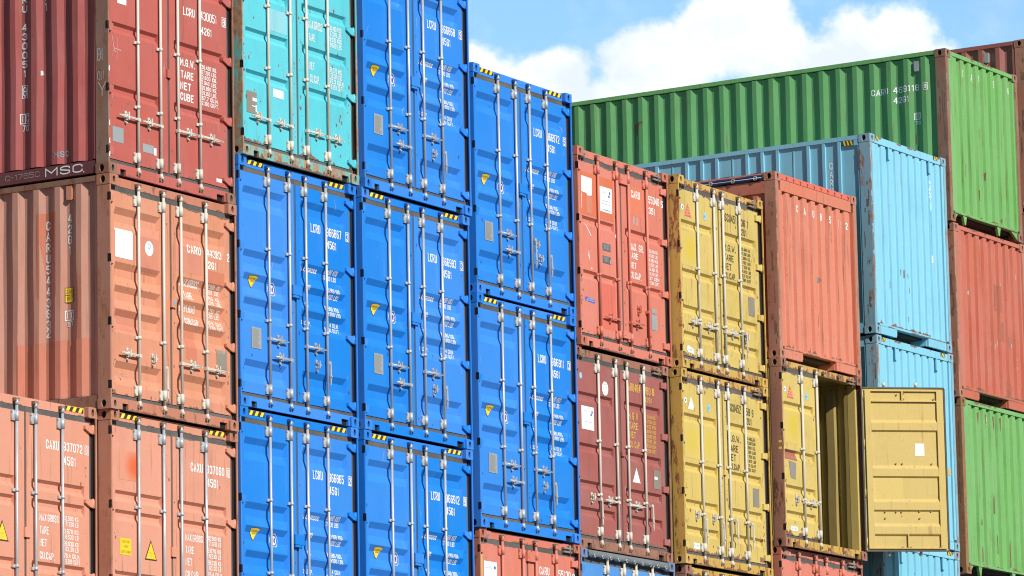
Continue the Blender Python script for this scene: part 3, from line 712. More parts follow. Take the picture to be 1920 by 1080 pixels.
mat('pale scratch', (0.38, 0.48, 0.62), rough=0.6, bump=0, fade=0.05, grime_shade=0)
mat('deep blue scuff', (0.02, 0.09, 0.30), rough=0.5, bump=0, fade=0.05, grime_shade=0)
mat('grimy scuff', (0.20, 0.105, 0.07), rough=0.7, bump=0, fade=0.1, rust=0.3)
def wear(doors, surfs, seed, m='grimy scuff', n=26, m2=None):
    rng = random.Random(seed)
    for i in (0, 1):
        if doors[i] is None: continue
        sf = surfs[i]
        for mm, cnt, thin in ((m, n, False), (m2, n // 3, True)):
            if mm is None: continue
            a = A()
            for k in range(cnt):
                u = rng.choice((sf.u0 + 0.02 + rng.random() * 0.05, sf.u1 - 0.03 - rng.random() * 0.05, sf.u0 + 0.05 + rng.random() * (sf.u1 - sf.u0 - 0.1)))
                z = sf.z0 + 0.02 + (rng.random() ** 1.8) * (sf.z1 - sf.z0 - 0.1)
                if thin:
                    L_ = 0.03 + rng.random() * 0.12; q = (rng.random() - .5) * 0.10; w = 0.004
                    u = min(max(u, sf.u0 + .07), sf.u1 - .07)
                    poly(a, [(u, z), (u + w, z), (u + q + w, min(z + L_, sf.z1 - .01)), (u + q, min(z + L_, sf.z1 - .01))])
                else:
                    r = 0.004 + rng.random() ** 2 * 0.014; nn = 6
                    u = min(max(u, sf.u0 + .025), sf.u1 - .025)
                    poly(a, [(u + r * (0.6 + rng.random() * .6) * math.cos(t * math.pi * 2 / nn), z + r * (1.0 + rng.random()) * math.sin(t * math.pi * 2 / nn)) for t in range(nn)])
            decal('scratch' if thin else 'wear_mark', a, mm, sf, doors[i], 0.0009 if not thin else 0.0014)

def ragged(acc, u0, u1, z, h, seed, up=True, step=0.022, cover=0.55):
    rng = random.Random(seed); u = u0; hh = 0.0
    while u < u1 - step:
        run = step * rng.randint(2, 14); e = min(u + run, u1)
        if rng.random() < cover:
            pts = [(u, z)]; top = []; n = max(2, int((e - u) / step))
            for k in range(n + 1):
                q = max(0.0, math.sin(math.pi * k / n)) ** 0.6; top.append((u + (e - u) * k / n, z + (1 if up else -1) * (0.004 + h * q * (0.25 + 0.75 * rng.random() ** 2))))
            poly(acc, ([(u, z), (e, z)] + top[::-1]) if up else ([(e, z), (u, z)] + top))
        u = e
class FlatY:
    zb = []; ub = []
    def __init__(s, y): s.y = y
    def depth(s, u, z): return s.y
def rust_edges(t, doors, surfs, seed, H, m='rust stain', h=0.05, cover=0.5, frame=True):
    for i in (0, 1):
        if doors[i] is None: continue
        sf = surfs[i]; a = A(); ragged(a, sf.u0 + .003, sf.u1 - .003, sf.z0 + 0.001, h, seed + i, True, cover=cover); ragged(a, sf.u0 + .003, sf.u1 - .003, sf.z1 - 0.001, h * 0.5, seed + 3 + i, False, cover=cover * .7)
        decal('rust_edge', a, m, sf, doors[i], 0.0006)
    if frame:
        a = A(); ragged(a, 0.37, 2.10, 0.014, h * 0.8, seed + 7, True, cover=cover + .15); decal('rust_edge', a, m, FlatY(0.028), t, 0.0006)
        a = A(); ragged(a, 0.17, 2.27, H - 0.108, h * 0.7, seed + 9, True, cover=cover); decal('rust_edge', a, m, FlatY(0.056), t, 0.0006)

# lettering shared by the door leaves ---------------------------------------------------------------
def serial(doors, surfs, prefix, digits, check, typ, m='white lettering', pu=(1.535, 1.735, 2.215, 2.32), du=(1.868, 2.180), zd=(2.212, 2.315), cu=(2.27, 2.348), tu=(1.872, 2.07), tz=(2.066, 2.160), boxed=True, b=0.03):
    a = A(); put(a, prefix, *pu, b); put(a, digits, *du, *zd, b); put(a, typ, *tu, *tz, b)
    if check:
        if boxed: frame_rect(a, cu[0], cu[1], zd[0] - 0.006, zd[1] + 0.004, 0.007); put(a, check, cu[0] + .018, cu[1] - .018, zd[0] + .004, zd[1] - .012, b)
        else: put(a, check, *cu, *zd, b)
    decal('serial_number', a, m, surfs[1], doors[1])
def weights(doors, surfs, rows, m='white lettering', key=None, b=0.025):
    for i_, (txt, u0, u1, z0, z1) in enumerate(rows):
        a = A(); put(a, txt, u0, u1, z0, z1, b, 0.0); decal('weight_lettering', a, m, surfs[1], doors[1], key=key and key + (i_,))

# ================================================================ the blue high-cube containers
BT = (2.566, 1.829, 1.559, 1.276, 0.561)
def blue(x, y, z, yaw, num, chk, label, variant=0):
    rods = (0.628, 1.052, 1.392, 1.815)
    hd = [(0, 0.985, 0.838), (1, 0.70, 0.638), (2, 1.765, 0.842)]; ct = [(1.612, 0.645)]; hg = [(1.840, 0.44, 0.70)]
    if variant == 1: hd = [(0, 0.985, 0.838), (1, 0.70, 0.638)]; ct = [(1.52, 0.80), (1.612, 0.63)]; hg = [(1.840, 0.44, 0.70), (1.45, 0.50, 0.86)]
    t, doors, sf, s = door_container(x, y, z, yaw, 2.896, 12.192, label, 'blue containers of the middle stacks', 'blue paint', 'blue frame', BT, 'wide',
        rods, (1.876, 1.045), hd, ct, hg, keeperm='blue steel', lockbox=(1.085, 1.275, 1.415, 1.528), hazard=True, railm='blue frame')
    serial(doors, sf, 'LCRU', num, chk, '45G1')
    weights(doors, sf, [('MAX. GROSS', 1.335, 1.70, 1.742, 1.790), ('30.480 KGS', 1.835, 2.118, 1.765, 1.822), ('67.200 LBS', 1.835, 2.118, 1.695, 1.750),
        ('TARE', 1.40, 1.525, 1.532, 1.582), ('3.900 KGS', 1.89, 2.140, 1.548, 1.602), ('8.600 LBS', 1.89, 2.140, 1.478, 1.530),
        ('NET', 1.40, 1.50, 1.322, 1.372), ('26.580 KGS', 1.84, 2.145, 1.335, 1.388), ('58.600 LBS', 1.84, 2.145, 1.268, 1.320),
        ('CU.CAP.', 1.36, 1.572, 1.112, 1.160), ('76.4 CU.M', 1.89, 2.145, 1.148, 1.198), ('2.700 CU.FT', 1.86, 2.160, 1.085, 1.135)], key=('wt', 'blue'), b=0.02)
    wear(doors, sf, int(num), 'deep blue scuff', 14, 'pale scratch')
    a = A(); poly(a, [(0.283, 1.535), (0.38, 1.548), (0.482, 1.540), (0.455, 1.505), (0.405, 1.45), (0.362, 1.392), (0.330, 1.42), (0.300, 1.48)]); decal('badge_border', a, 'hazard black', sf[0], doors[0], 0.002, ('bb',))
    a = A(); poly(a, [(0.291, 1.530), (0.38, 1.541), (0.468, 1.535), (0.444, 1.503), (0.398, 1.45), (0.362, 1.404), (0.336, 1.425), (0.308, 1.48)]); decal('badge', a, 'yellow sticker', sf[0], doors[0], 0.004, ('bc',))
    a = A(); put(a, 'CAUTION', 0.315, 0.43, 1.500, 1.518, 0.0); put(a, 'HIGH', 0.34, 0.41, 1.472, 1.490, 0.0); decal('badge_text', a, 'hazard black', sf[0], doors[0], 0.006, ('bt',))
    a = A(); disc(a, 0.772, 1.434, 0.080, 0.078, 24); decal('emblem', a, 'white label', sf[0], doors[0], 0.003, ('em',))
    a = A(); disc(a, 0.772, 1.434, 0.073, 0.071, 24, 0.72); put(a, 'S', 0.735, 0.765, 1.40, 1.47, 0.04); put(a, 'L', 0.778, 0.808, 1.405, 1.462, 0.04); disc(a, 0.79, 1.44, 0.018, 0.03, 8); decal('emblem_ring', a, 'blue sticker', sf[0], doors[0], 0.005, ('er',))
    a = A(); rect(a, 0.292, 0.488, 0.700, 0.942); decal('data_plate', a, 'metal plate', sf[0], doors[0], 0.006, ('dp',))
    a = A(); rng = random.Random(3)
    for k in range(22):
        z_ = 0.925 - k * 0.0098; rect(a, 0.304 + rng.random() * .01, 0.47 - rng.random() * 0.05, z_ - 0.0030, z_)
    decal('plate_text', a, 'dull plate', sf[0], doors[0], 0.0075, ('pt',))
    return t
blue(5.192, 0.033, 0.025, 0.17, '966868', '9', 'blue container numbered 966868, topmost of its stack, beside the turquoise container')
blue(5.164, 0.063, -2.873, 0.04, '966983', '3', 'blue container numbered 966983 in the middle of its stack, under number 966868')
blue(5.159, 0.072, -5.777, 0.01, '966912', '9', 'blue container numbered 966912 at the bottom edge, under number 966983')
blue(2.592, 0.068, -2.884, -0.25, '966867', '3', 'blue container numbered 966867 directly under the turquoise container')
blue(2.584, 0.074, -5.783, -0.27, '966865', '2', 'blue container numbered 966865 at the bottom edge, under number 966867')
blue(7.865, 0.135, -0.874, 0.26, '966972', '5', 'blue container numbered 966972 topmost of its stack, with two handles hanging loose', 1)
blue(7.763, 0.077, -3.793, 0.32, '966911', '3', 'blue container numbered 966911 resting on the orange container')

# ================================================================ left stack
s43 = SideWall(CDp, 12.192 - CDp, 0.172, 2.523, 0.200, 0.287)
t, dr, sf, s = door_container(0.063, 0.058, -0.598, -0.16, 2.591, 12.192, 'dark crimson container numbered 430051 at the top left, chalk scrawl on its rusty post', None,
    'crimson paint', 'dark brown frame', (2.40, 1.722, 1.010), 'narrow', (0.590, 1.020, 1.355, 1.785), (1.55, 0.820),
    [(0, 0.205, 0.678), (1, 0.645, 0.674), (2, 1.735, 0.680), (3, 2.208, 0.688)], [], [], rodm='white rod paint', side=s43, seam=(1.16, 1.235, 1.262, 1.354), hdr='crimson paint', castm='dark brown frame', railm='dark rail', side_paint='side crimson')
serial(dr, sf, 'LCRU', '430051', '8', '42G1', pu=(1.502, 1.725, 2.045, 2.14), du=(1.84, 2.157), zd=(2.05, 2.152), cu=(2.262, 2.342), tu=(1.85, 2.057), tz=(1.882, 1.972))
weights(dr, sf, [('M.G.W.', 1.435, 1.722, 1.452, 1.540), ('TARE', 1.445, 1.69, 1.312, 1.400), ('NET', 1.435, 1.64, 1.180, 1.268), ('CUBE', 1.435, 1.69, 1.055, 1.145)] +
    [(q, 1.855, 2.15 + 0.03 * (i > 5), 1.482 - i * 0.0595, 1.530 - i * 0.0595) for i, q in enumerate(('30.480 KG.', '67.200 LBS.', '3.600 KG.', '7.940 LBS.', '26.880 KG.', '59.260 LBS.', '67.7 CU.M.', '2.390 CU.FT.'))])
wear(dr, sf, 1, 'grimy scuff', 22, 'pale lettering'); rust_edges(t, dr, sf, 11, 2.591, 'grimy scuff', 0.035, 0.4)
a = A(); rect(a, 0.243, 0.412, 1.945, 2.05); decal('paper_label', a, 'white label', sf[0], dr[0])
a = A(); rect(a, 2.130, 2.235, 0.224, 0.266); decal('paper_label', a, 'white label', sf[1], dr[1])
a = A(); rect(a, 0.140, 0.345, 0.375, 0.545); decal('data_plate', a, 'metal plate', sf[0], dr[0])
a = A(); rect(a, 0.708, 0.92, 0.345, 0.440); decal('data_plate', a, 'metal plate', sf[0], dr[0])
a = A(); rect(a, 0.92, 0.966, 0.338, 0.420); decal('paper_label', a, 'white label', sf[0], dr[0])
a = A()
for z_ in (1.05, 0.45, 0.0):
    pass
for z_, w_ in ((1.17, .03), (0.56, .045), (0.36, .035), (0.21, .03), (0.02, .0)):
    if w_: poly(a, [(-0.062 + 0.07, z_ - 0.03), (0.03, z_ - 0.035), (0.028, z_ + 0.03), (0.012, z_ + 0.02)])
decal('torn_label', a, 'white label', None, t, 0.001)
a = A(); stack(a, 'LCRU 430051', -1.206, -1.135, 2.345, 0.082, 0.105, 0.02); put(a, '8', -1.196, -1.145, 0.995, 1.105, 0.02); frame_rect(a, -1.210, -1.130, 0.975, 1.122, 0.008)
stack(a, '42G1', -0.905, -0.84, 2.40, 0.10, 0.125, 0.02)
decal('side_number', a, 'white lettering', s, t)
a = A(); frame_rect(a, -1.230, -1.103, 0.685, 0.800, 0.009); rect(a, -1.171, -1.163, 0.69, 0.80); put(a, 'i', -1.210, -1.193, 0.705, 0.785, 0.02); put(a, 'C', -1.153, -1.115, 0.705, 0.785, 0.03); put(a, '70', -1.205, -1.110, 0.598, 0.672, 0.02)
decal('size_mark', a, 'white lettering', s, t)
class Flat:                      # a flat board on the left side at x = c
    def __init__(s, c): s.x = c
    def place(s, name, acc, m, parent):
        me = bpy.data.meshes.new(name); me.from_pydata([(s.x - l, -u, z) for u, z, l in acc[0]], [], acc[1]); me.materials.append(MATS[m]); return link(name, me, parent)
a = A(); put(a, 'MSC', -0.870, -0.36, 0.045, 0.140, 0.012); disc(a, -0.345, 0.045, 0.008)
Flat(0.0095).place('graffiti', a, 'white lettering', t)
a = A(); put(a, 'C-1785C', -1.42, -0.95, 0.06, 0.12, -0.008)
Flat(0.0095).place('graffiti', a, 'grey lettering', t)
a = A(); put(a, 'MSC', -0.75, -0.568, 0.245, 0.315, 0.03); decal('sticker', a, 'metal plate', s, t)
a = A(); poly(a, [(-0.985, 1.20), (-0.90, 1.205), (-0.915, 1.25), (-0.955, 1.262)]); decal('torn_label', a, 'white label', s, t)
a = A(); put(a, 'BI', -0.150, -0.075, 1.26, 1.40, -0.02); put(a, 'oN', -0.150, -0.06, 1.04, 1.14, -0.02); put(a, 'Y', -0.14, -0.03, 0.86, 1.02, -0.02); Flat(0.003).place('chalk_mark', a, 'grey lettering', t)
a = A(); poly(a, [(0.14, 1.56), (0.147, 1.56), (0.185, 1.40), (0.215, 1.39), (0.206, 1.382), (0.178, 1.392)]); poly(a, [(0.235, 1.55), (0.240, 1.55), (0.232, 1.28), (0.226, 1.29)]); poly(a, [(0.17, 1.43), (0.32, 1.42), (0.30, 1.412), (0.17, 1.422)]); decal('chalk_mark', a, 'pale lettering', sf[0], dr[0])

s54 = SideWall(CDp, 12.192 - CDp, 0.160, 2.523, 0.175, 0.289)
t, dr, sf, s = door_container(0, 0, -3.212, -0.10, 2.591, 12.192, 'faded salmon container numbered 544363 with a blank white sheet and patched paint, left stack', None,
    'salmon paint', 'brown frame', (2.247, 1.640, 1.385, 1.118, 0.545), 'wide', (0.565, 1.035, 1.370, 1.855), (0.836,),
    [(0, 0.203, 0.635), (2, 1.744, 0.648), (3, 2.253, 0.648)], [(0.838, 0.628)], [(1.055, 0.22, 0.56)], rodm='white rod paint', side=s54, seam=(1.195, 1.285, 1.262, 1.354), hdr='rusty salmon frame', castm='brown frame', railm='dark brown frame', side_paint='faded salmon')  # side rail in darker brown, the recess shade painted into it
serial(dr, sf, 'CARU', '544363', '2', '42G1', pu=(1.526, 1.792, 1.925, 2.02), du=(1.86, 2.192), zd=(1.93, 2.022), cu=(2.305, 2.350), tu=(1.865, 2.09), tz=(1.798, 1.884), boxed=False)
weights(dr, sf, [('MAX.GROSS', 1.43, 1.773, 1.545, 1.625), ('TARE', 1.488, 1.654, 1.405, 1.488), ('PAYLOAD', 1.43, 1.717, 1.258, 1.338), ('CUB.CAP.', 1.484, 1.767, 1.112, 1.190)] +
    [(q, 1.925 + 0.03 * (i > 5), 2.20 + .03 * (i > 5), z_, z_ + 0.047) for i, (q, z_) in enumerate((('32.500  KG.', 1.577), ('71.650  LBS.', 1.517), ('3.750  KG.', 1.447), ('8.270  LBS.', 1.387), ('28.750  KG.', 1.302), ('63.380  LBS.', 1.245), ('67.8  CU.M.', 1.165), ('2.394  CU.FT.', 1.108)))], b=0.01)
wear(dr, sf, 2, 'grimy scuff', 24, 'dark repaint'); rust_edges(t, dr, sf, 22, 2.591, 'grimy scuff', 0.04, 0.5)
a = A(); rect(a, 0.157, 0.487, 1.690, 2.010); decal('paper_label', a, 'white label', sf[0], dr[0])
a = A(); disc(a, 0.797, 1.866, 0.079, 0.083, 24); decal('round_label', a, 'white label', sf[0], dr[0])
a = A(); disc(a, 0.797, 1.890, 0.030, 0.032, 16, 0.6); decal('label_print', a, 'pale blue sticker', sf[0], dr[0], 0.005)
a = A(); rect(a, 2.085, 2.280, 0.685, 0.905); decal('data_plate', a, 'dull plate', sf[1], dr[1], 0.004)
a = A(); rect(a, 1.236, 1.268, 1.29, 1.345); decal('sticker', a, 'cyan sticker', None, t, -0.024)
a = A(); rect(a, 0.62, 0.98, 1.60, 2.09); rect(a, 0.50, 0.53, 1.62, 2.02); rect(a, 0.15, 0.60, 0.90, 1.13); decal('repainted_patch', a, 'dark repaint', sf[0], dr[0], 0.0015)
a = A(); rect(a, 1.30, 1.80, 1.70, 2.12); rect(a, 1.88, 2.25, 1.62, 1.78); rect(a, 1.50, 1.70, 0.72, 1.05); decal('repainted_patch', a, 'dark repaint', sf[1], dr[1], 0.0015)
a = A(); put(a, 'Stork', 0.16, 0.46, 0.37, 0.43, -0.02); decal('chalk_mark', a, 'pale lettering', sf[0], dr[0])
a = A(); stack(a, 'CARU544363', -0.895, -0.833, 2.150, 0.100, 0.1225, 0.02); put(a, '2', -0.893, -0.833, 0.852, 0.955, 0.02); stack(a, '42G1', -0.598, -0.540, 2.200, 0.100, 0.1175, 0.02)
decal('side_number', a, 'white lettering', s, t)
a = A(); rect(a, -1.00, -0.74, 1.30, 2.24); rect(a, -0.44, -0.40, 0.80, 1.5); rect(a, -1.28, -0.30, 0.17, 0.80); decal('repainted_patch', a, 'dark repaint', s, t, 0.0012)
a = A(); rect(a, -0.630, -0.520, 1.218, 1.385); decal('height_sticker', a, 'yellow sticker', s, t, 0.004)
a = A(); put(a, '2,6m', -0.618, -0.532, 1.318, 1.362, -0.01); put(a, "8'6''", -0.610, -0.538, 1.242, 1.286, -0.01); rect(a, -0.626, -0.524, 1.298, 1.303); frame_rect(a, -0.630, -0.520, 1.218, 1.385, 0.004); decal('sticker_text', a, 'hazard black', s, t, 0.006)
a = A(); frame_rect(a, -0.635, -0.512, 1.018, 1.130, 0.009); rect(a, -0.578, -0.570, 1.02, 1.13); put(a, 'i', -0.616, -0.599, 1.037, 1.115, 0.02); put(a, 'C', -0.560, -0.524, 1.037, 1.115, 0.03); put(a, '87', -0.603, -0.528, 0.950, 1.008, 0.0)
decal('size_mark', a, 'white lettering', s, t)
def vent(parent, x, y, z, m, sx=1, s_=0.075, h=0.145):
    b = MB(); b.box(x - 0.022 * sx, x + 0.02, y - s_ / 2, y + s_ / 2, z - h / 2, z + h / 2); b.box(x - 0.028 * sx, x, y - s_ / 2 + .008, y + s_ / 2 - .008, z - h / 2 - .01, z - h / 2 + .02)
    bm_ = b.mesh('air_vent', m); return link('air_vent', bm_, parent)
vent(t, 0.035, 0.560, 2.435, 'salmon paint')

T45 = (2.027, 1.817, 1.150, 0.940)
def caxu(x, y, z, yaw, num, chk, label, sticker):
    t, dr, sf, s = door_container(x, y, z, yaw, 2.896, 12.192, label, 'bright salmon high-cube containers at the lower left', 'light salmon paint', 'brown frame', T45, 'narrow',
        (0.545, 1.020, 1.355, 1.832), (1.867, 1.06), [(0, 0.985, 0.70), (2, 1.73, 0.70)], [], [], rodm='zinc', keeperm='cast steel', hazard=True, castm='brown frame', seam=(1.175, 1.275, 1.385, 1.490), hdr='light salmon paint')
    serial(dr, sf, 'CAXU', num, chk, '45G1', pu=(1.569, 1.801, 2.370, 2.470), du=(1.880, 2.225), zd=(2.378, 2.472), cu=(2.268, 2.336), tu=(1.885, 2.104), tz=(2.225, 2.322))
    weights(dr, sf, [('MAX.GROSS', 1.452, 1.79, 1.588, 1.665), ('TARE', 1.455, 1.615, 1.448, 1.530), ('NET', 1.455, 1.58, 1.315, 1.395), ('CU.CAP.', 1.455, 1.72, 1.180, 1.258)] +
        [(q, 1.885 + 0.03 * (i % 2), 2.146 + 0.03 * (i > 5), z_, z_ + 0.05) for i, (q, z_) in enumerate((('32.500 KG', 1.628), ('71.650 LB', 1.568), ('3.870 KG', 1.488), ('8.530 LB', 1.428), ('28.630 KG', 1.355), ('63.120 LB', 1.297), ('76.4 CU.M.', 1.225), ('2.698 CU.FT', 1.165)))], b=0.01, key=('wt', 'caxu'))
    wear(dr, sf, int(num), 'grimy scuff', 20, 'dark repaint'); rust_edges(t, dr, sf, int(num), 2.896, 'grimy scuff', 0.025, 0.35)
    if sticker:
        a = A(); rect(a, 0.223, 0.431, 1.330, 1.512); decal('yellow_label', a, 'yellow sticker', sf[0], dr[0], 0.003)
        a = A(); put(a, 'CAUTION', 0.255, 0.40, 1.462, 1.488, -0.005); put(a, 'HIGH', 0.292, 0.368, 1.412, 1.436, -0.005); put(a, 'CONTAINER', 0.238, 0.418, 1.352, 1.380, -0.005); decal('label_text', a, 'hazard black', sf[0], dr[0], 0.005)
        a = A(); rect(a, 0.22, 0.532, 2.150, 2.470); decal('sprayed_patch', a, 'sprayed orange', sf[0], dr[0], 0.002)
    a = A(); poly(a, [(0.685, 1.312), (0.912, 1.312), (0.798, 1.535)]); decal('triangle_border', a, 'hazard black', sf[0], dr[0], 0.003, ('tb',))
    a = A(); poly(a, [(0.706, 1.326), (0.891, 1.326), (0.798, 1.508)]); decal('triangle', a, 'yellow sticker', sf[0], dr[0], 0.0045, ('tr',))
    a = A(); put(a, 'CAUTION', 0.765, 0.832, 1.385, 1.396, -0.01); put(a, 'HIGH', 0.775, 0.825, 1.355, 1.366, -0.01); decal('triangle_text', a, 'hazard black', sf[0], dr[0], 0.006, ('tt',))
    return t
caxu(0.036, 0.028, -6.106, 0.07, '937060', '6', 'bright salmon container numbered 937060 with a yellow caution label, under the faded salmon one', True)
caxu(-2.410, 0.200, -6.093, 0.04, '937072', '0', 'bright salmon container numbered 937072 in the lower left corner', False)

# ================================================================ turquoise
t, dr, sf, s = door_container(2.628, 0.026, 0.017, 0.09, 2.896, 12.192, 'turquoise container with rusty posts and white weights table, on the blue container 966867', None,
    'turquoise paint', 'rusty turquoise frame', (2.505, 2.010, 1.517, 1.022), 'narrow', (0.570, 1.030, 1.370, 1.825), (1.825, 1.090),
    [(0, 0.189, 0.478), (1, 0.682, 0.478), (2, 1.765, 0.484), (3, 2.133, 0.478)], [], [], rodm='white rod paint', hdr='rusty turquoise frame', castm='rusty turquoise frame')
weights(dr, sf, [('MAX.GROSS', 1.452, 1.749, 1.735, 1.835), ('TARE', 1.455, 1.589, 1.590, 1.672), ('NET', 1.465, 1.570, 1.245, 1.332), ('CU.CAP.', 1.475, 1.680, 1.090, 1.185)] +
    [(q, 1.90 + 0.02 * (i % 2), 2.16 + 0.03 * (i > 5), z_, z_ + 0.058) for i, (q, z_) in enumerate((('30.480 KGS', 1.790), ('67.200 LBS', 1.722), ('3.910 KGS', 1.655), ('8.620 LBS', 1.588), ('26.570 KGS', 1.285), ('58.580 LBS', 1.218), ('76.3 CU.M', 1.152), ('2.693 CU.FT', 1.085)))], b=0.03)
wear(dr, sf, 4, 'grimy scuff', 46, 'rust stain'); rust_edges(t, dr, sf, 44, 2.896, 'rust stain', 0.07, 0.7)
a = A(); rect(a, 0.151, 0.356, 0.515, 0.770); decal('data_plate', a, 'dull plate', sf[0], dr[0], 0.004)
a = A(); rect(a, 0.265, 0.352, 0.660, 0.700); rect(a, 0.255, 0.33, 0.596, 0.606); rect(a, 0.325, 0.352, 0.545, 0.62); decal('paper_label', a, 'white label', sf[0], dr[0], 0.006)
a = A(); rect(a, 0.700, 0.911, 0.782, 0.880); decal('paper_label', a, 'white label', sf[0], dr[0])
a = A(); rect(a, 0.64, 1.0, 1.56, 1.82); decal('faded_patch', a, 'pale repaint', sf[0], dr[0], 0.0015)
a = A(); rng = random.Random(5)
for k in range(5):
    u_ = 2.02 + rng.random() * .12; z_ = 0.52 + rng.random() * 0.25; poly(a, [(u_, z_), (u_ + .014, z_ + .012), (u_ + .018, z_ + .05), (u_ - .004, z_ + .045)])
decal('scuff', a, 'rust stain', sf[1], dr[1], 0.002)

# ================================================================ coral (open-top) containers
def open_top_header(t, H, frame, lockm):
    for u0, u1 in ((0.168, 0.255), (2.055, 2.27)):
        b = MB(); b.box(u0, u1, 0.012, 0.054, H - 0.085, H - 0.062); b.box(u0 + .02, u1, 0.020, 0.056, H - 0.128, H - 0.105); b.cyl((u1 - 0.05, 0.03, H - .135), (u1 - 0.05, 0.03, H - .03), 0.018, n=8)
        link('header_lock', b.mesh('header_lock', lockm), t)
def coral(x, y, z, yaw, label, group, full=True, num='550465', H=2.591):
    t, dr, sf, s = door_container(x, y, z, yaw, H, 12.192, label, group, 'coral paint', 'rusty coral frame', (1.708, 1.004), 'narrow', (0.568, 1.062, 1.376, 1.868), (0.98,),
        [(1, 0.66, 0.448), (2, 1.714, 0.458)], [(1.612, 0.655)], [(1.835, 0.23, 0.65)], rodm='coral paint', castm='rusty coral frame', blunt=True, hdr='coral paint')
    for z0, z1 in ((2.275, 2.395), (0.23, 0.32)):
        b = MB(); b.box(1.165, 1.375, 0.018, 0.049, z0, z1); b.cyl((1.2, 0.012, (z0 + z1) / 2), (1.2, 0.02, (z0 + z1) / 2), 0.014, n=8); link('seam_plate', b.mesh('seam_plate', 'coral paint'), t)
    open_top_header(t, H, 'rusty coral frame', 'worn steel'); wear(dr, sf, int(x * 10), 'grimy scuff', 36, 'pale lettering'); rust_edges(t, dr, sf, int(x * 10), H, 'grimy scuff', 0.045, 0.6)
    return t, dr, sf, s
t, dr, sf, s = coral(10.474, 0.182, -1.196, 0.68, 'coral red container numbered 550465 with red lock rods and torn white labels', 'coral open-top containers')
a = A(); put(a, 'CARU', 1.494, 1.735, 2.140, 2.240, 0.03); put(a, '55046', 1.965, 2.26, 2.130, 2.232, 0.03); put(a, '5', 2.305, 2.363, 2.120, 2.215, 0.03); put(a, '351', 1.965, 2.136, 1.990, 2.080, 0.03)
decal('serial_number', a, 'white lettering', sf[1], dr[1])
weights(dr, sf, [('MAX. GR.', 1.42, 1.798, 1.435, 1.530), ('TARE', 1.41, 1.64, 1.325, 1.405), ('NET', 1.43, 1.59, 1.195, 1.275), ('CU.CAP.', 1.43, 1.725, 1.060, 1.150)] +
    [(q, 1.945, 2.18 + .03 * (i > 5), 1.468 - i * 0.0605, 1.512 - i * 0.0605) for i, q in enumerate(('30.480 KG', '67.200 LBS', '4.060 KG', '8.950 LBS', '26.420 KG', '58.250 LBS', '67 CBM', '2.366 CUFT'))])
a = A(); rect(a, 0.150, 1.020, 1.735, 2.290); decal('repainted_patch', a, 'orange repaint', sf[0], dr[0], 0.0015)
a = A(); rect(a, 1.46, 1.78, 1.90, 2.29); decal('repainted_patch', a, 'orange repaint', sf[1], dr[1], 0.0015)
a = A(); rect(a, 0.60, 1.02, 0.30, 0.90); decal('repainted_patch', a, 'red repaint', sf[0], dr[0], 0.0015)
a = A(); poly(a, [(0.168, 2.02), (0.30, 2.015), (0.33, 1.985), (0.44, 2.0), (0.454, 2.226), (0.168, 2.230)]); poly(a, [(0.168, 1.80), (0.176, 1.80), (0.18, 2.0), (0.168, 2.0)]); decal('torn_label', a, 'white label', sf[0], dr[0])
a = A(); rect(a, 0.30, 0.452, 1.76, 1.98); decal('glue_residue', a, 'dark repaint', sf[0], dr[0], 0.002)
a = A(); rect(a, 0.655, 0.975, 1.835, 2.165); decal('paper_label', a, 'white label', sf[0], dr[0])
a = A(); put(a, 'CARU', 0.68, 0.84, 2.085, 2.11, -0.01); disc(a, 0.915, 2.10, 0.02, 0.022, 10); disc(a, 0.895, 2.055, 0.022, 0.018, 10); rect(a, 0.70, 0.93, 1.982, 1.985); rect(a, 0.70, 0.93, 1.94, 1.943); rect(a, 0.74, 0.92, 1.86, 1.868); decal('label_print', a, 'blue sticker', sf[0], dr[0], 0.005)
a = A(); rect(a, 0.701, 0.909, 1.325, 1.422); rect(a, 0.701, 0.905, 1.160, 1.255); decal('data_plate', a, 'dark plate', sf[0], dr[0], 0.004)
a = A(); 
for k in range(5): rect(a, 0.715, 0.88 - 0.02 * (k % 3), 1.345 + k * 0.014, 1.350 + k * 0.014); rect(a, 0.715, 0.86 - 0.03 * (k % 2), 1.180 + k * 0.014, 1.185 + k * 0.014)
rect(a, 0.882, 0.902, 1.165, 1.215); decal('plate_text', a, 'metal plate', sf[0], dr[0], 0.006)
a = A(); poly(a, [(0.225, 0.600), (0.455, 0.588), (0.470, 0.610), (0.455, 0.640), (0.225, 0.655), (0.21, 0.628)]); decal('oval_sticker', a, 'blue sticker', sf[0], dr[0])
a = A(); put(a, 'LONDON', 0.26, 0.42, 0.628, 0.642, 0.0); put(a, 'CONTAINER', 0.235, 0.445, 0.603, 0.619, 0.0); decal('sticker_text', a, 'white label', sf[0], dr[0], 0.005)
a = A(); rect(a, 1.974, 2.130, 0.440, 0.640); rect(a, 1.985, 2.115, 0.665, 0.73); decal('data_plate', a, 'metal plate', sf[1], dr[1], 0.004)
a = A(); put(a, 'IIII', 1.532, 1.66, 1.780, 1.895, 0.05); decal('faded_label', a, 'grey lettering', sf[1], dr[1])
a = A(); poly(a, [(0.25, 1.62), (0.255, 1.60), (0.40, 1.46), (0.41, 1.47)]); poly(a, [(0.33, 1.28), (0.32, 1.20), (0.35, 1.13), (0.345, 1.20)]); disc(a, 1.065, 1.555, 0.03, 0.03, 8); disc(a, .40, 1.04, .012); decal('scratch', a, 'white label', sf[0], dr[0])
t, dr, sf, s = coral(7.784, 0.112, -6.388, 0.11, 'coral orange container numbered 155130 at the bottom edge, under a blue container', 'coral open-top containers')
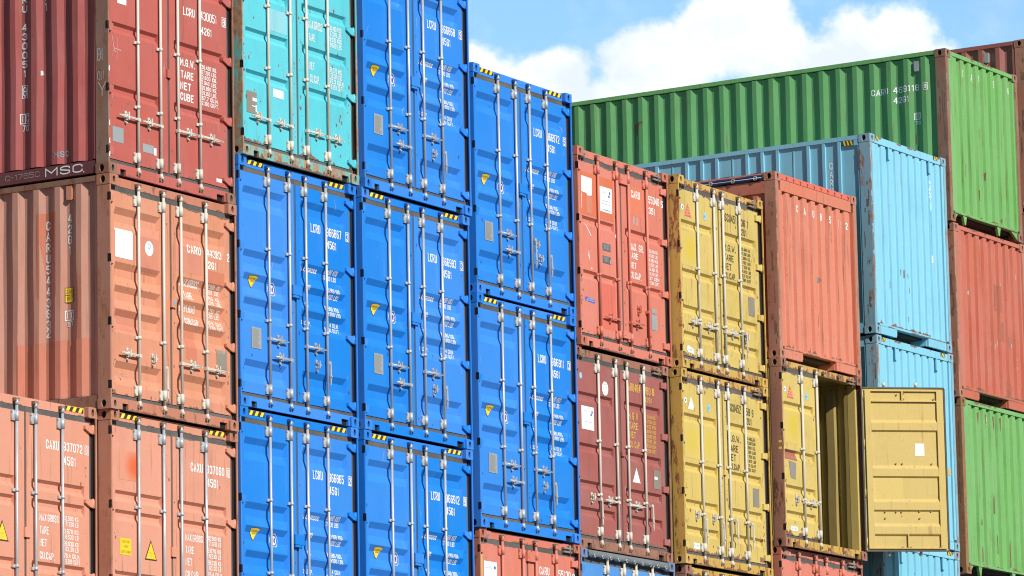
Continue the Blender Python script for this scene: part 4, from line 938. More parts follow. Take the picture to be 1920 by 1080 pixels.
a = A(); put(a, 'CARU', 1.494, 1.735, 2.140, 2.240, 0.03); put(a, '155130', 1.915, 2.26, 2.130, 2.232, 0.03); put(a, '2', 2.305, 2.363, 2.120, 2.215, 0.03); decal('serial_number', a, 'white lettering', sf[1], dr[1])
a = A(); rect(a, 0.165, 0.47, 1.90, 2.200); decal('paper_label', a, 'white label', sf[0], dr[0])
a = A(); put(a, 'CARU', 0.19, 0.36, 2.115, 2.14, -0.01); disc(a, 0.42, 2.13, 0.022, 0.022, 10); decal('label_print', a, 'blue sticker', sf[0], dr[0], 0.005)
a = A(); rect(a, 0.09, 0.135, 0.2, 2.38); decal('faded_strip', a, 'ochre paint', sf[0], dr[0], 0.0015)
coral(15.458, 0.018, -5.947, 0.0, 'coral container at the bottom edge, under the yellow container with the open door', 'coral open-top containers')

# ================================================================ maroon
t, dr, sf, s = door_container(10.385, 0.223, -3.803, 0.08, 2.591, 12.192, 'maroon container with yellow lettering and a white triangle, under the coral one', None,
    'maroon paint', 'rusty brown frame', (2.020, 1.360, 0.885, 0.540), 'narrow', (0.612, 1.065, 1.357, 1.797), (1.416, 0.722),
    [(1, 0.687, 0.664), (2, 1.726, 0.664)], [(0.408, 0.667)], [(0.600, 0.33, 0.66), (1.925, 0.377, 0.70)], rodm='white rod paint', castm='rusty brown frame', blunt=True, seam=(1.205, 1.285, 1.285, 1.348), hdr='rusty brown frame')
open_top_header(t, 2.591, 'rusty brown frame', 'cast steel'); wear(dr, sf, 9, 'grimy scuff', 26, 'grey lettering'); rust_edges(t, dr, sf, 99, 2.591, 'grimy scuff', 0.05, 0.6)
a = A(); put(a, 'CARU484', 1.375, 1.747, 2.170, 2.275, 0.03); put(a, '780', 1.85, 2.02, 2.172, 2.272, 0.03); put(a, '6', 2.060, 2.120, 2.175, 2.270, 0.03); put(a, '4351', 1.85, 2.051, 2.070, 2.132, 0.0)
decal('serial_number', a, 'yellow lettering', sf[1], dr[1])
weights(dr, sf, [('M G W', 1.42, 1.676, 1.800, 1.895), ('TARE', 1.43, 1.66, 1.672, 1.762), ('NET', 1.44, 1.60, 1.555, 1.640), ('CU CAP', 1.44, 1.694, 1.430, 1.515)] +
    [(q, 1.90, 2.135, 1.855 - i * 0.064, 1.902 - i * 0.064) for i, q in enumerate(('30400 KGS', '67200 LBS', '4100 KGS', '9040 LBS', '26380 KGS', '58160 LBS', '65.0 CUM', '2296 CUFT'))], 'yellow lettering', b=0.01)
a = A(); disc(a, 0.205, 2.225, 0.036, 0.042, 18); decal('round_label', a, 'pale blue sticker', sf[0], dr[0])
a = A(); disc(a, 0.828, 2.125, 0.080, 0.092, 24); decal('round_label', a, 'white label', sf[0], dr[0])
a = A(); disc(a, 0.828, 2.125, 0.045, 0.062, 16, 0.86); decal('label_print', a, 'grey lettering', sf[0], dr[0], 0.005)
a = A(); rect(a, 0.205, 0.521, 1.540, 1.840); decal('paper_label', a, 'white label', sf[0], dr[0])
a = A(); put(a, 'CARU', 0.235, 0.37, 1.765, 1.785, -0.01); disc(a, 0.475, 1.775, 0.018, 0.02, 10); disc(a, 0.45, 1.74, 0.02, 0.018, 10); rect(a, 0.25, 0.48, 1.64, 1.643); decal('label_print', a, 'blue sticker', sf[0], dr[0], 0.005)
a = A(); poly(a, [(1.497, 0.978), (1.700, 0.978), (1.600, 1.172)]); decal('triangle', a, 'white label', sf[1], dr[1])
a = A(); rect(a, 2.053, 2.237, 0.946, 1.190); decal('data_plate', a, 'dull plate', sf[1], dr[1], 0.004)
a = A(); rect(a, 2.07, 2.15, 1.068, 1.105); decal('paper_label', a, 'white label', sf[1], dr[1], 0.006)
a = A(); poly(a, [(0.63, 1.29), (0.74, 1.285), (0.73, 1.34), (0.65, 1.35)]); decal('scuff', a, 'orange repaint', sf[0], dr[0], 0.002)

# ================================================================ blue tarpaulin container at the bottom
t, dr, sf, s = door_container(10.398, 0.208, -6.399, 0.03, 2.591, 12.192, 'blue container under a laced grey tarpaulin flap, below the maroon one', None,
    'tarp blue paint', 'slate frame', (2.0, 1.36, 0.88), 'narrow', (0.70, 1.13, 1.44, 1.87), (1.416,), [(1, 0.75, 0.66), (2, 1.80, 0.66)], [], [], rodm='white rod paint', castm='slate frame', hdr='tarp blue paint')
def tarp_flap(u0, u1, H, drop, m, n=44, seed=1):
    b = MB(); rng = random.Random(seed); cols = 5
    for lay in (0, 1):
        for k in range(n + 1):
            u = u0 + (u1 - u0) * k / n; w = 0.007 * math.sin(k * 0.9) + 0.004 * rng.random() * (1 - lay); e = min(1, max(0, (k / n - 0.86) / 0.14)); q = lay * 0.006
            dr_ = drop + 0.035 * e + 0.012 * math.sin(k * math.pi * 10 / n) ** 2
            for (y, z) in ((0.12, H - 0.004), (0.035, H - 0.004), (0.006 + w * .4 - 0.01 * e, H - 0.020), (-0.004 + w - 0.02 * e, H - dr_ * .55), (0.004 + w * 1.4, H - dr_)): b.v.append((u, y + q, z - q * (y > 0.03)))
    W_ = cols; L_ = (n + 1) * W_
    for lay in (0, 1):
        for k in range(n):
            for i in range(W_ - 1):
                p = lay * L_ + k * W_ + i; b.f.append((p, p + W_, p + W_ + 1, p + 1)); b.sm.append(True)
    for k in range(n):
        p = k * W_ + W_ - 1; b.f.append((p, p + W_, p + W_ + L_, p + L_)); b.sm.append(False)
    return b.mesh('tarpaulin', m)
tp = link('tarpaulin', tarp_flap(0.19, 2.30, 2.591, 0.098, 'grey tarpaulin'), t)
for k in range(10):
    b = MB(); b.ring((0.32 + k * 0.205, -0.016, 2.508), 0.021, 0.006); link('eyelet', b.mesh('eyelet', 'metal plate'), tp)
b = MB()
for k in range(9): b.cyl((0.32 + k * 0.205, -0.018, 2.508), (0.525 + k * 0.205, -0.018, 2.504), 0.0045, n=6)
link('lacing_cord', b.mesh('lacing_cord', 'dark plate'), tp)

# ================================================================ yellow containers
YT = (2.012, 1.352, 0.862, 0.510)
def yellow(x, y, z, yaw, label, group, rods, handles, catches, hang, framem, **k):
    t, dr, sf, s = door_container(x, y, z, yaw, 2.591, 6.058, label, group, 'yellow paint', framem, YT, 'narrow', rods, (1.39, 0.69), handles, catches, hang,
        rodm='white rod paint', castm=framem, blunt=True, hdr='rusty yellow frame', **k)
    open_top_header(t, 2.591, framem, 'cast steel'); wear(dr, sf, int(abs(z) * 10), 'rust stain', 48, 'grimy scuff'); rust_edges(t, dr, sf, int(abs(z) * 10), 2.591, 'rust stain', 0.07, 0.75)
    return t, dr, sf, s
def yserial(dr, sf, p, d, c, m='black lettering'):
    a = A(); put(a, p, 1.325, 1.728, 2.165, 2.275, 0.0); put(a, d, 1.80, 1.985, 2.160, 2.262, 0.0); put(a, c, 2.035, 2.078, 2.155, 2.255, 0.0); put(a, '22U1', 1.815, 2.02, 2.038, 2.128, 0.0)
    decal('serial_number', a, m, sf[1], dr[1])
    a = A(); rows = [('M.G.W.', 1.33, 1.690, 1.760, 1.850), ('TARE', 1.335, 1.62, 1.625, 1.715), ('NET', 1.34, 1.55, 1.500, 1.590), ('CU.CAP.', 1.345, 1.675, 1.378, 1.465)]
    rows += [(q, 1.845, 2.115, 1.825 - i * 0.0605, 1.868 - i * 0.0605) for i, q in enumerate(('30.480 KG.', '67.200 LBS', '2.980 KG.', '8.780 LBS', '27.500 KG.', '60.420 LBS', '67.0 CU.MT', '2.365 CU.FT'))]
    for txt, u0, u1, z0, z1 in rows:
        a = A(); put(a, txt, u0, u1, z0, z1, 0.0); decal('weight_lettering', a, m, sf[1], dr[1])
def ystickers(d, sf, red=True):
    a = A(); disc(a, 0.185, 2.180, 0.034, 0.040, 16); decal('round_label', a, 'white label', sf, d)
    a = A(); disc(a, 0.185, 2.180, 0.014, 0.018, 8); decal('label_print', a, 'blue sticker', sf, d, 0.005)
    a = A(); poly(a, [(0.248, 2.070), (0.438, 2.066), (0.340, 2.245)]); decal('triangle_border', a, 'white label' if not red else 'red sticker', sf, d)
    if red:
        a = A(); put(a, 'TOP', 0.315, 0.365, 2.160, 2.175, 0); put(a, 'HEAVY', 0.295, 0.385, 2.125, 2.140, 0); put(a, 'CONTAINER', 0.280, 0.405, 2.090, 2.105, 0); decal('triangle_text', a, 'white label', sf, d, 0.005)
    else:
        a = A(); poly(a, [(0.40, 2.070), (0.438, 2.066), (0.405, 2.12)]); decal('label_print', a, 'red sticker', sf, d, 0.005)
    a = A(); disc(a, 0.825, 2.140, 0.045, 0.055, 18); decal('round_label', a, 'pale blue sticker', sf, d)
    a = A(); rect(a, 0.80, 0.835, 2.125, 2.155); decal('label_print', a, 'cyan sticker', sf, d, 0.005)
t, dr, sf, s = yellow(12.939, 0.072, -1.201, 0.70, 'upper yellow container marked 451 with a red triangle and a mottled rusty post', 'yellow containers',
    (0.556, 1.035, 1.286, 1.765), [(0, 0.262, 0.645), (1, 0.676, 0.632), (2, 1.696, 0.628)], [(1.90, 0.62)], [(1.852, 0.33, 0.67)], 'rusty yellow frame', seam=(1.16, 1.225, 1.27, 1.345))
yserial(dr, sf, 'MSCU451', '936', '7'); ystickers(dr[0], sf[0], True)
a = A(); rect(a, 0.113, 0.484, 1.40, 1.86); decal('sprayed_patch', a, 'sprayed yellow', sf[0], dr[0], 0.002)
a = A(); rect(a, 2.022, 2.200, 0.950, 1.210); decal('data_plate', a, 'dull plate', sf[1], dr[1], 0.004)
a = A(); poly(a, [(0.208, 0.285), (0.25, 0.325), (0.405, 0.285), (0.414, 0.215), (0.24, 0.235)]); decal('paper_label', a, 'white label', sf[0], dr[0])
a = A(); put(a, '4451', 0.25, 0.39, 0.252, 0.282, 0); decal('label_print', a, 'cyan sticker', sf[0], dr[0], 0.005)
t, dr, sf, s = yellow(12.874, 0.066, -3.809, 0.0, 'lower yellow container marked 452 with a white triangle and ochre post', 'yellow containers',
    (0.567, 1.045, 1.322, 1.790), [], [(0.400, 0.665), (0.862, 0.662)], [(0.60, 0.30, 0.62), (1.075, 0.30, 0.62), (1.452, 0.36, 0.69), (1.892, 0.35, 0.68)], 'rusty yellow frame', seam=(1.18, 1.245, 1.28, 1.35))
yserial(dr, sf, 'MSCU452', '459', '9'); ystickers(dr[0], sf[0], False)
a = A(); rect(a, 0.13, 0.55, 1.42, 1.90); rect(a, 0.66, 0.98, 1.42, 1.90); decal('sprayed_patch', a, 'sprayed pale yellow', sf[0], dr[0], 0.002)
a = A(); rect(a, 2.005, 2.180, 0.935, 1.185); decal('data_plate', a, 'dull plate', sf[1], dr[1], 0.004)
a = A(); rect(a, 0.310, 0.478, 0.222, 0.298); decal('paper_label', a, 'white label', sf[0], dr[0])
a = A(); put(a, '8 1151', 0.33, 0.46, 0.245, 0.280, 0); decal('label_print', a, 'cyan sticker', sf[0], dr[0], 0.005)
a = A(); rect(a, 2.16, 2.30, 0.195, 0.26); decal('rust_patch', a, 'rust stain', sf[1], dr[1], 0.002)
yellow(12.925, 0.10, -6.409, 0.0, 'yellow container at the very bottom, only its header in view under the white-triangle yellow one', 'yellow containers',
    (0.567, 1.045, 1.322, 1.790), [(1, 0.68, 0.64)], [], [], 'rusty brown frame')
# the one with its right-hand door swung wide open
t, dr, sf, s = yellow(15.454, -0.064, -3.372, 0.09, 'yellow container with its right door swung wide open, under the orange-red one', 'yellow containers',
    (0.640, 1.080, 1.330, 1.790), [(0, 1.035, 0.657)], [(0.427, 0.671)], [], 'rusty brown frame', sides_open=(1,))
ystickers(dr[0], sf[0], True)
a = A(); rect(a, 0.14, 0.52, 1.44, 1.94); decal('sprayed_patch', a, 'sprayed yellow', sf[0], dr[0], 0.002)
a = A(); rect(a, 0.13, 0.50, 1.215, 1.345); decal('repainted_patch', a, 'dull red repaint', sf[0], dr[0], 0.0015)
a = A(); poly(a, [(0.24, 1.20), (0.46, 1.18), (0.43, 0.95), (0.29, 0.975)]); decal('data_plate', a, 'dull plate', sf[0], dr[0], 0.004)
a = A(); rect(a, 0.255, 0.455, 0.240, 0.302); decal('paper_label', a, 'white label', sf[0], dr[0])
a = A(); put(a, '41151', 0.28, 0.43, 0.258, 0.285, 0); decal('label_print', a, 'cyan sticker', sf[0], dr[0], 0.005)
a = A(); rect(a, -0.07, -0.02, 1.42, 1.45); rect(a, -0.07, -0.02, 1.33, 1.36)
Flat(0.0025).place('paint_marks', a, 'yellow sticker', t)
# lining of the open half: ochre inner wall with stencilled number, header lining
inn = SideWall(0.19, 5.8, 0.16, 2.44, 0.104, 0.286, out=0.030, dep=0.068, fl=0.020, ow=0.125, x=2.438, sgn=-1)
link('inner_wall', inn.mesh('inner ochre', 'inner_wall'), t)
b = MB(); b.box(2.352, 2.40, 0.075, 0.19, 0.14, 2.47); b.box(0.09, 2.35, 0.62, 0.70, 2.34, 2.50); link('door_frame', b.mesh('door_frame', 'ochre paint'), t)
class Inner:
    pass
a = A(); stack(a, 'MSCU451960', -0.375, -0.312, 2.08, 0.093, 0.1135, 0.0); put(a, '2', -0.375, -0.322, 0.83, 0.925, 0.0); frame_rect(a, -0.39, -0.305, 0.815, 0.94, 0.006)
me = bpy.data.meshes.new('inner_number'); bmn = bmesh.new(); vs = [bmn.verts.new((p[0], 0, p[1])) for p in a[0]]
for f in a[1]:
    try: bmn.faces.new([vs[i] for i in f])
    except ValueError: pass
for tt in inn.yb:
    bmesh.ops.bisect_plane(bmn, geom=bmn.verts[:] + bmn.edges[:] + bmn.faces[:], plane_co=(-tt, 0, 0), plane_no=(1, 0, 0))
for v in bmn.verts:
    u, z = v.co.x, v.co.z; v.co = (inn.X(-u, -0.003), -u, z)
bmn.to_mesh(me); bmn.free(); me.materials.append(MATS['black lettering']); link('inner_number', me, t)
# the leaf itself, hinged at the right post
leaf = bpy.data.objects.new('open_door', None)
Lw, z0, z1 = 1.190, 0.150, 2.440
b = MB()
b.box(0.0, Lw, 0.030, 0.052, z0, z1)                                   # outer skin, seen from inside at y=0
b.box(0.03, 0.115, 0.0, 0.030, z0 + .02, z1 - .02); b.box(Lw - 0.115, Lw - 0.03, 0.0, 0.030, z0 + .02, z1 - .02)
b.box(0.0, Lw, 0.024, 0.030, z0, z0 + .02); b.box(0.0, Lw, 0.024, 0.030, z1 - .02, z1)
for zz, hh in ((z0 + .02, .012), (z0 + .235, .016), (z1 - .042, .022), (z1 - .190, .016)): b.box(0.115, Lw - 0.115, 0.0, 0.030, zz, zz + hh)
for zc, h in ((1.905, 0.125), (1.255, 0.130), (0.780, 0.130), (0.435, 0.130)):   # pressed ribs, standing proud inwards
    U0, U1 = 0.117, Lw - 0.117; pz = [(zc - h / 2 - 0.02, 0.029), (zc - h / 2 + 0.004, 0.002), (zc + h / 2 - 0.02, 0.002), (zc + h / 2 + 0.03, 0.029)]
    for (za, ya), (zb_, yb) in zip(pz, pz[1:]): b.face([(U0, ya, za), (U1, ya, za), (U1, yb, zb_), (U0, yb, zb_)])
    for U in (U0, U1): b.face([(U, p[1], p[0]) for p in pz])
b.box(0.565, 0.585, 0.0, 0.030, z1 - .175, z1 - .042); b.box(0.595, 0.610, 0.0, 0.030, z0 + .032, z0 + .235)
od = link('door', b.mesh('door', 'ochre paint'), t)
od.location = (2.405, -0.022, 0); od.rotation_euler = (0, 0, R(132 - 180))
b = MB(); b.box(-0.004, Lw + .004, 0.010, 0.026, z0 - .020, z0 + .0); b.box(-0.004, Lw + .004, 0.010, 0.026, z1, z1 + .018); b.box(-0.02, 0.0, 0.010, 0.026, z0, z1); b.box(Lw, Lw + .014, 0.010, 0.026, z0, z1)
link('door_seal', b.mesh('door_seal', 'rubber'), od)
a = A(); rect(a, 0.745, 0.880, 1.485, 1.660); 
decal('paper_label', a, 'white label', FlatY(0.029), od, 0.002)
a = A(); rect(a, 0.118, 0.555, 1.150, 1.182); rect(a, 0.118, 0.555, 0.865, 1.15); decal('repainted_patch', a, 'yellow paint', FlatY(0.029), od, 0.0012)
a = A(); rect(a, 0.905, 1.060, 0.92, 1.13); decal('rust_patch', a, 'ochre paint', FlatY(0.029), od, 0.001)
for (u_, z_) in ((0.28, 0.69), (0.28, 0.60), (0.44, 0.69), (0.52, 0.69), (0.78, 0.70), (0.78, 0.60), (0.95, 0.70), (0.46, 1.37), (0.55, 1.37), (0.98, 1.37), (0.60, 2.37), (0.60, 2.29), (0.50, 2.35), (1.04, 2.29), (0.52, 0.19), (0.64, 0.19), (1.06, 0.19)):
    b = MB(); b.cyl((u_, 0.012, z_), (u_, 0.031, z_), 0.012, n=8); link('bolt', b.mesh('bolt', 'cast steel'), od)
for uu in (0.335, 0.80):
    me_ = rods_mesh([uu], 2.591, (1.39, 0.69), 'white rod paint')[0]; o = link('lock_rod', me_, od); o.rotation_euler = (0, 0, math.pi); o.location = (2 * uu, 0.10, 0)
b = MB(); b.box(Lw + 0.012, Lw + 0.07, 0.03, 0.05, 1.21, 1.30); link('seam_tab', b.mesh('seam_tab', 'ochre paint'), od)
for z_ in (2.335, 1.652, 0.955, 0.26):
    b = MB(); b.cyl((0.0, 0.03, z_ - .06), (0.0, 0.03, z_ + .06), 0.018, n=10); b.box(0.0, 0.12, 0.052, 0.066, z_ - .045, z_ + .045); link('hinge', b.mesh('hinge', 'yellow paint'), od)

# ================================================================ containers seen from their closed end
def end_container(x, y, z, yaw, H, L, label, group, paint, frame, start, pitch, hdr_z, bot_z, wall_u=(0.2, 2.33), side=None, side_paint=None, dep=0.042,
                  fork=True, name='shipping_container', post=0.17, ow=0.112, slope=0.018, hdrm=None):
    t = thing('c', label, x, y, z, yaw, group)
    s = box_body(t, H, L, paint, frame, side, side_paint, frame, door_end=False, post_w=post, railm=paint)
    ew = EndWall(wall_u[0], wall_u[1], bot_z, hdr_z, start, pitch, out=0.022, dep=dep, ow=ow, slope=slope)
    link('end_wall', ew.mesh(paint), t)
    def hd():
        b = MB(); b.box(CW, 2.438 - CW, 0.010, 0.12, hdr_z, H - 0.016)
        b.box(post, wall_u[0], 0.012, 0.10, bot_z, hdr_z); b.box(wall_u[1], 2.438 - post, 0.012, 0.10, bot_z, hdr_z)
        return b.mesh('header', hdrm or paint)
    link('header', hd(), t)
    b = MB(); b.box(CW, 2.276, 0.010, 0.10, bot_z - 0.030, bot_z)
    if fork:
        b.box(CW, 0.68, 0.014, 0.05, 0.012, bot_z - .03); b.prism([(0.68, 0.02), (0.70, 0.05), (0.70, bot_z - .03), (0.68, bot_z - .03)], 0.014, 0.05)
        b.box(1.70, 2.276, 0.014, 0.05, 0.012, bot_z - .03); b.box(0.68, 0.69, 0.05, 1.0, 0.02, bot_z - .03); b.box(1.69, 1.70, 0.05, 1.0, 0.02, bot_z - .03)
    link('bottom_rail', b.mesh('bottom_rail', paint), t)
    sd_ = int(abs(x * 7 + z * 13)); a_ = A(); ragged(a_, wall_u[0] + .01, wall_u[1] - .01, bot_z + 0.001, 0.06, sd_, True, cover=0.5); decal('rust_edge', a_, 'grimy scuff', ew, t, 0.0006)
    a_ = A(); ragged(a_, CW + .005, 2.27, bot_z - 0.029, 0.022, sd_ + 1, True, cover=0.6); decal('rust_edge', a_, 'grimy scuff', FlatY(0.010), t, 0.0006)
    a_ = A(); ragged(a_, CW + .005, 2.27, H - 0.018, 0.05, sd_ + 2, False, cover=0.45); decal('rust_edge', a_, 'grimy scuff', FlatY(0.010), t, 0.0006)
    rng_ = random.Random(sd_)
    for side_ in (0, 1):          # flaking down the post
        for k_ in range(14):
            z_ = 0.15 + rng_.random() * (H - 0.5); h_ = 0.05 + rng_.random() ** 2 * 0.30; a_ = A(); n_ = 5; L_ = []; R2_ = []
            u_ = 0.006 if side_ == 0 else -0.170
            w_ = 0.012 + rng_.random() * 0.03
            if side_ == 1: u_ = -0.01 - w_ * 2 - rng_.random() * 0.10 * (k_ % 2)
            for q_ in range(n_ + 1): L_.append((u_ + 0.006 * rng_.random(), z_ + h_ * q_ / n_)); R2_.append((u_ + w_ * (0.4 + rng_.random() * .8), z_ + h_ * q_ / n_))
            poly(a_, [L_[0]] + R2_ + L_[:0:-1])
            if side_ == 0: decal('rust_flake', a_, 'grimy scuff', FlatY(0.004), t, 0.0006 + 0.0001 * k_)
            else: Flat(0.0032 - 0.0001 * k_).place('rust_flake', a_, 'grimy scuff', t)
    return t, ew, s
def char_row(t, ew, chars, m='white lettering', h=0.10):
    a = A()
    for c, u, w, z_ in chars: put(a, c, u - w / 2, u + w / 2, z_ - h / 2, z_ + h / 2, 0.02)
    decal('end_number', a, m, ew, t)
so = SideWall(CDp, 6.058 - CDp, 0.158, 2.30, 0.36, 0.29)
t, ew, s = end_container(15.593, 0.014, -0.754, -0.19, 2.591, 6.058, 'orange-red container with scraped corrugated end and navy tarpaulin on its side rail', None,
    'orange red paint', 'brown frame', 0.07, 0.2515, 2.345, 0.165, side=so, post=0.10)
char_row(t, ew, [('C', 0.66, 0.045, 2.16), ('A', 0.885, 0.06, 2.155), ('R', 1.0, 0.03, 2.15), ('U', 1.145, 0.05, 2.155), ('8', 1.37, 0.05, 2.145), ('5', 1.645, 0.05, 2.145), ('1', 1.90, 0.02, 2.14), ('5', 1.965, 0.025, 2.12), ('2', 2.15, 0.06, 2.13)])
b = MB(); b.box(0.165, 2.27, 0.004, 0.05, 2.505, 2.578)
fl = link('tarpaulin_flap', b.mesh('tarpaulin_flap', 'red tarpaulin'), t)
for k in range(10):
    b = MB(); b.cyl((0.33 + k * 0.205, 0.002, 2.560), (0.35 + k * 0.205, -0.006, 2.535), 0.007, n=6); b.cyl((0.35 + k * 0.205, -0.006, 2.535), (0.34 + k * 0.205, 0.0, 2.512), 0.006, n=6); link('rope_hook', b.mesh('rope_hook', 'cast steel'), fl)
b = MB(); b.box(-0.002, 0.06, CDp, 5.88, 2.30, 2.47); link('side_header', b.mesh('side_header', 'rusty coral frame'), t)
b = MB(); rows = []
for k in range(60):
    y_ = 0.19 + k * 0.096; w = 0.010 * math.sin(k * 1.3) + 0.006 * math.sin(k * 3.1)
    rows.append([(0.30, y_, 2.592 + w * .6), (0.03, y_, 2.590 + w), (-0.015 + w * .5, y_, 2.54), (-0.012 - w * .5, y_, 2.475 + w)])
for p, q in zip(rows, rows[1:]):
    for i in range(3): b.face([p[i], q[i], q[i + 1], p[i + 1]], True)
tp = link('tarpaulin', b.mesh('tarpaulin', 'navy tarpaulin'), t)
for k in range(8):
    b = MB(); y_ = 0.30 + k * 0.35; i0 = len(b.v); b.ring((0, 0, 0), 0.026, 0.007)
    b.v[i0:] = [(-0.026 + q[1], y_ + q[0], 2.515 + q[2]) for q in b.v[i0:]]
    link('eyelet', b.mesh('eyelet', 'metal plate'), tp)
b = MB(); b.cyl((-0.028, 0.2, 2.515), (-0.028, 3.0, 2.515), 0.005, n=6); link('lacing_cord', b.mesh('lacing_cord', 'metal plate'), tp)
a = A(); rng = random.Random(11)
for k in range(11):
    u_ = 0.45 + 0.2515 * rng.randrange(7) + rng.random() * 0.06; z_ = 0.3 + rng.random() * 1.5; h = 0.12 + rng.random() * 0.4; w_ = 0.008 + rng.random() * 0.018
    poly(a, [(u_, z_), (u_ + w_ * .6, z_ + .02), (u_ + w_, z_ + h * .5), (u_ + w_ * .5, z_ + h), (u_ - w_ * .3, z_ + h * .6), (u_ + w_ * .2, z_ + h * .3)])
disc(a, 1.31, 1.25, 0.035, 0.042, 7); decal('scrape', a, 'worn steel', ew, t, 0.002)

# sky-blue stack with ribbed sides
class RibSide:
    def __init__(s, H): s.H = H
def blue_end(x, y, z, yaw, label, first):
    H = 2.896; L = 6.058
    s0 = SideWall(CDp, L - CDp, 0.158, H - 0.068, 0.1, 50.0, out=0.032, dep=0.0001)
    t, ew, s = end_container(x, y, z, yaw, H, L, label, 'sky blue containers stacked end-on', 'sky blue paint', 'rusty blue frame', 0.165, 0.218, 2.778, 0.160, wall_u=(0.17, 2.30), side=s0, dep=0.028, post=0.075, ow=0.130, slope=0.010)
    y_ = 0.50
    k = 0
    while y_ < L - 0.4:
        b = MB()
        if k % 4 != 3: b.box(0.004, 0.034, y_ - 0.024, y_ + 0.024, 0.16, H - 0.075)
        else: b.box(0.026, 0.034, y_ - 0.010, y_ + 0.006, 0.16, H - 0.075)
        link('side_rib', b.mesh('side_rib', 'sky blue paint'), t); y_ += 0.251; k += 1
    b = MB(); b.box(0.008, 0.05, CDp, 0.44, H - 0.155, H - 0.055); b.box(0.01, 0.05, CDp, 0.20, 0.158, H - .1); link('corner_gusset', b.mesh('corner_gusset', 'sky blue paint'), t)
    for u0, w in ((0.175, 0.12), (2.045, 0.14)):
        o = link('hazard_stripe', hazard_mesh(u0, w), t); o.location = (0, 0.006, H + 0.0)
    hz = MB(); hz.box(0, 0.003, 0.262, 0.44, -0.148, -0.075); hz = hz.mesh('hazard_stripe', 'hazard black'); o = link('hazard_stripe', hz, t); o.location = (0.0045, 0, H)
    b2 = MB()
    for k in range(3): y0 = 0.275 + k * 0.055; b2.face([(0, y0, -0.146), (0, y0 + .026, -0.146), (0, y0 + .046, -0.077), (0, y0 + .02, -0.077)])
    o2 = link('hazard_bars', b2.mesh('hazard_bars', 'hazard yellow'), t); o2.location = (0.003, 0, H)
    for u_ in (0.595, 1.895):
        b = MB(); b.prism([(u_ - .008, 2.60), (u_ + .03, 2.585), (u_ + .034, 2.60), (u_ + .012, 2.63), (u_ + .010, 2.80), (u_ - .008, 2.80)], 0.004, 0.014); link('lashing_strap', b.mesh('lashing_strap', 'sky blue paint'), t)
    if first:
        a = A(); stack(a, 'CARU6102', 1.915, 1.955, 2.49, 0.044, 0.054, 0.05); rect(a, 1.915, 1.95, 1.265, 1.37)
        decal('end_number', a, 'white lettering', ew, t)
        a = A(); put(a, 'I' * 22, 1.925, 1.945, 1.40, 2.03, 0.0); decal('end_small_print', a, 'blue sticker', ew, t)
        a = A(); stack(a, 'CARU 610204', -0.680, -0.622, 2.535, 0.10, 0.122, 0.02)
        me = bpy.data.meshes.new('side_number'); me.from_pydata([(0.029 - l_, -u, z_) for u, z_, l_ in a[0]], [], a[1]); me.materials.append(MATS['white lettering']); link('side_number', me, t)
        a = A(); pass
    a = A(); rng = random.Random(int(abs(z) * 10))
    for k in range(9):
        u_ = 0.3 + rng.random() * 1.0; z_ = 0.2 + rng.random() ** 2 * 0.9; h = 0.03 + rng.random() * 0.14; poly(a, [(u_, z_), (u_ + .014, z_ + .01), (u_ + .012, z_ + h), (u_ - .003, z_ + h * .8)])
    decal('scrape', a, 'worn steel', ew, t, 0.002)
    return t, ew
blue_end(18.424, -0.041, -0.066, -0.40, 'sky blue container end-on, topmost of its stack, ribs on its side', True)
t, ew = blue_end(18.456, -0.030, -2.981, -0.60, 'sky blue container half hidden behind the swung open yellow door', False)
t, ew = blue_end(18.47, -0.020, -5.885, -0.5, 'sky blue container at the bottom edge, below the open yellow door', False)

# green / brick stack
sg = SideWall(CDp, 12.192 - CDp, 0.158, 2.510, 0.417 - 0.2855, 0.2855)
def green_end(x, y, z, yaw, label, upper):
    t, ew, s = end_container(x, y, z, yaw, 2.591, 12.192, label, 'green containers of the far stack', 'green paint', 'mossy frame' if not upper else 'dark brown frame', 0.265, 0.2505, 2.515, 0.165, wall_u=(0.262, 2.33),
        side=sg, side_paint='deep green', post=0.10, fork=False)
    for u_ in (0.51, 1.65):
        b = MB(); b.prism([(u_ - 0.06, 0.135), (u_ - 0.012, 0.0), (u_ + 0.022, 0.0), (u_ + 0.06, 0.135)], 0.02, 0.06); link('gusset', b.mesh('gusset', 'green paint'), t)
    b = MB(); b.prism([(0.165, 0.03), (0.165, 0.135), (0.28, 0.135)], 0.02, 0.06); link('gusset', b.mesh('gusset', 'green paint'), t); b = MB(); b.prism([(2.06, 0.135), (2.275, 0.02), (2.275, 0.135)], 0.02, 0.06)
    link('gusset', b.mesh('gusset', 'green paint'), t)
    return t, ew, s
t, ew, s = green_end(20.935, -0.080, 1.924, -0.60, 'long green container numbered 469118, topmost of the far stack against the sky', True)
char_row(t, ew, [('C', 0.60, 0.03, 2.31), ('A', 0.89, 0.05, 2.30), ('R', 0.99, .02, 2.30), ('U', 1.16, 0.05, 2.315), ('6', 1.42, 0.03, 2.31), ('9', 1.645, 0.05, 2.315), ('1', 1.92, 0.02, 2.32), ('8', 2.16, 0.07, 2.30)], h=0.11)
a = A(); put(a, 'CARU', -1.250, -0.972, 2.015, 2.112, 0.01); put(a, '469118', -0.892, -0.470, 2.015, 2.112, 0.01); put(a, '8', -0.375, -0.338, 2.028, 2.095, 0.02); frame_rect(a, -0.392, -0.320, 2.008, 2.115, 0.007); put(a, '42G1', -0.892, -0.630, 1.860, 1.955, 0.01)
decal('side_number', a, 'white lettering', s, t)
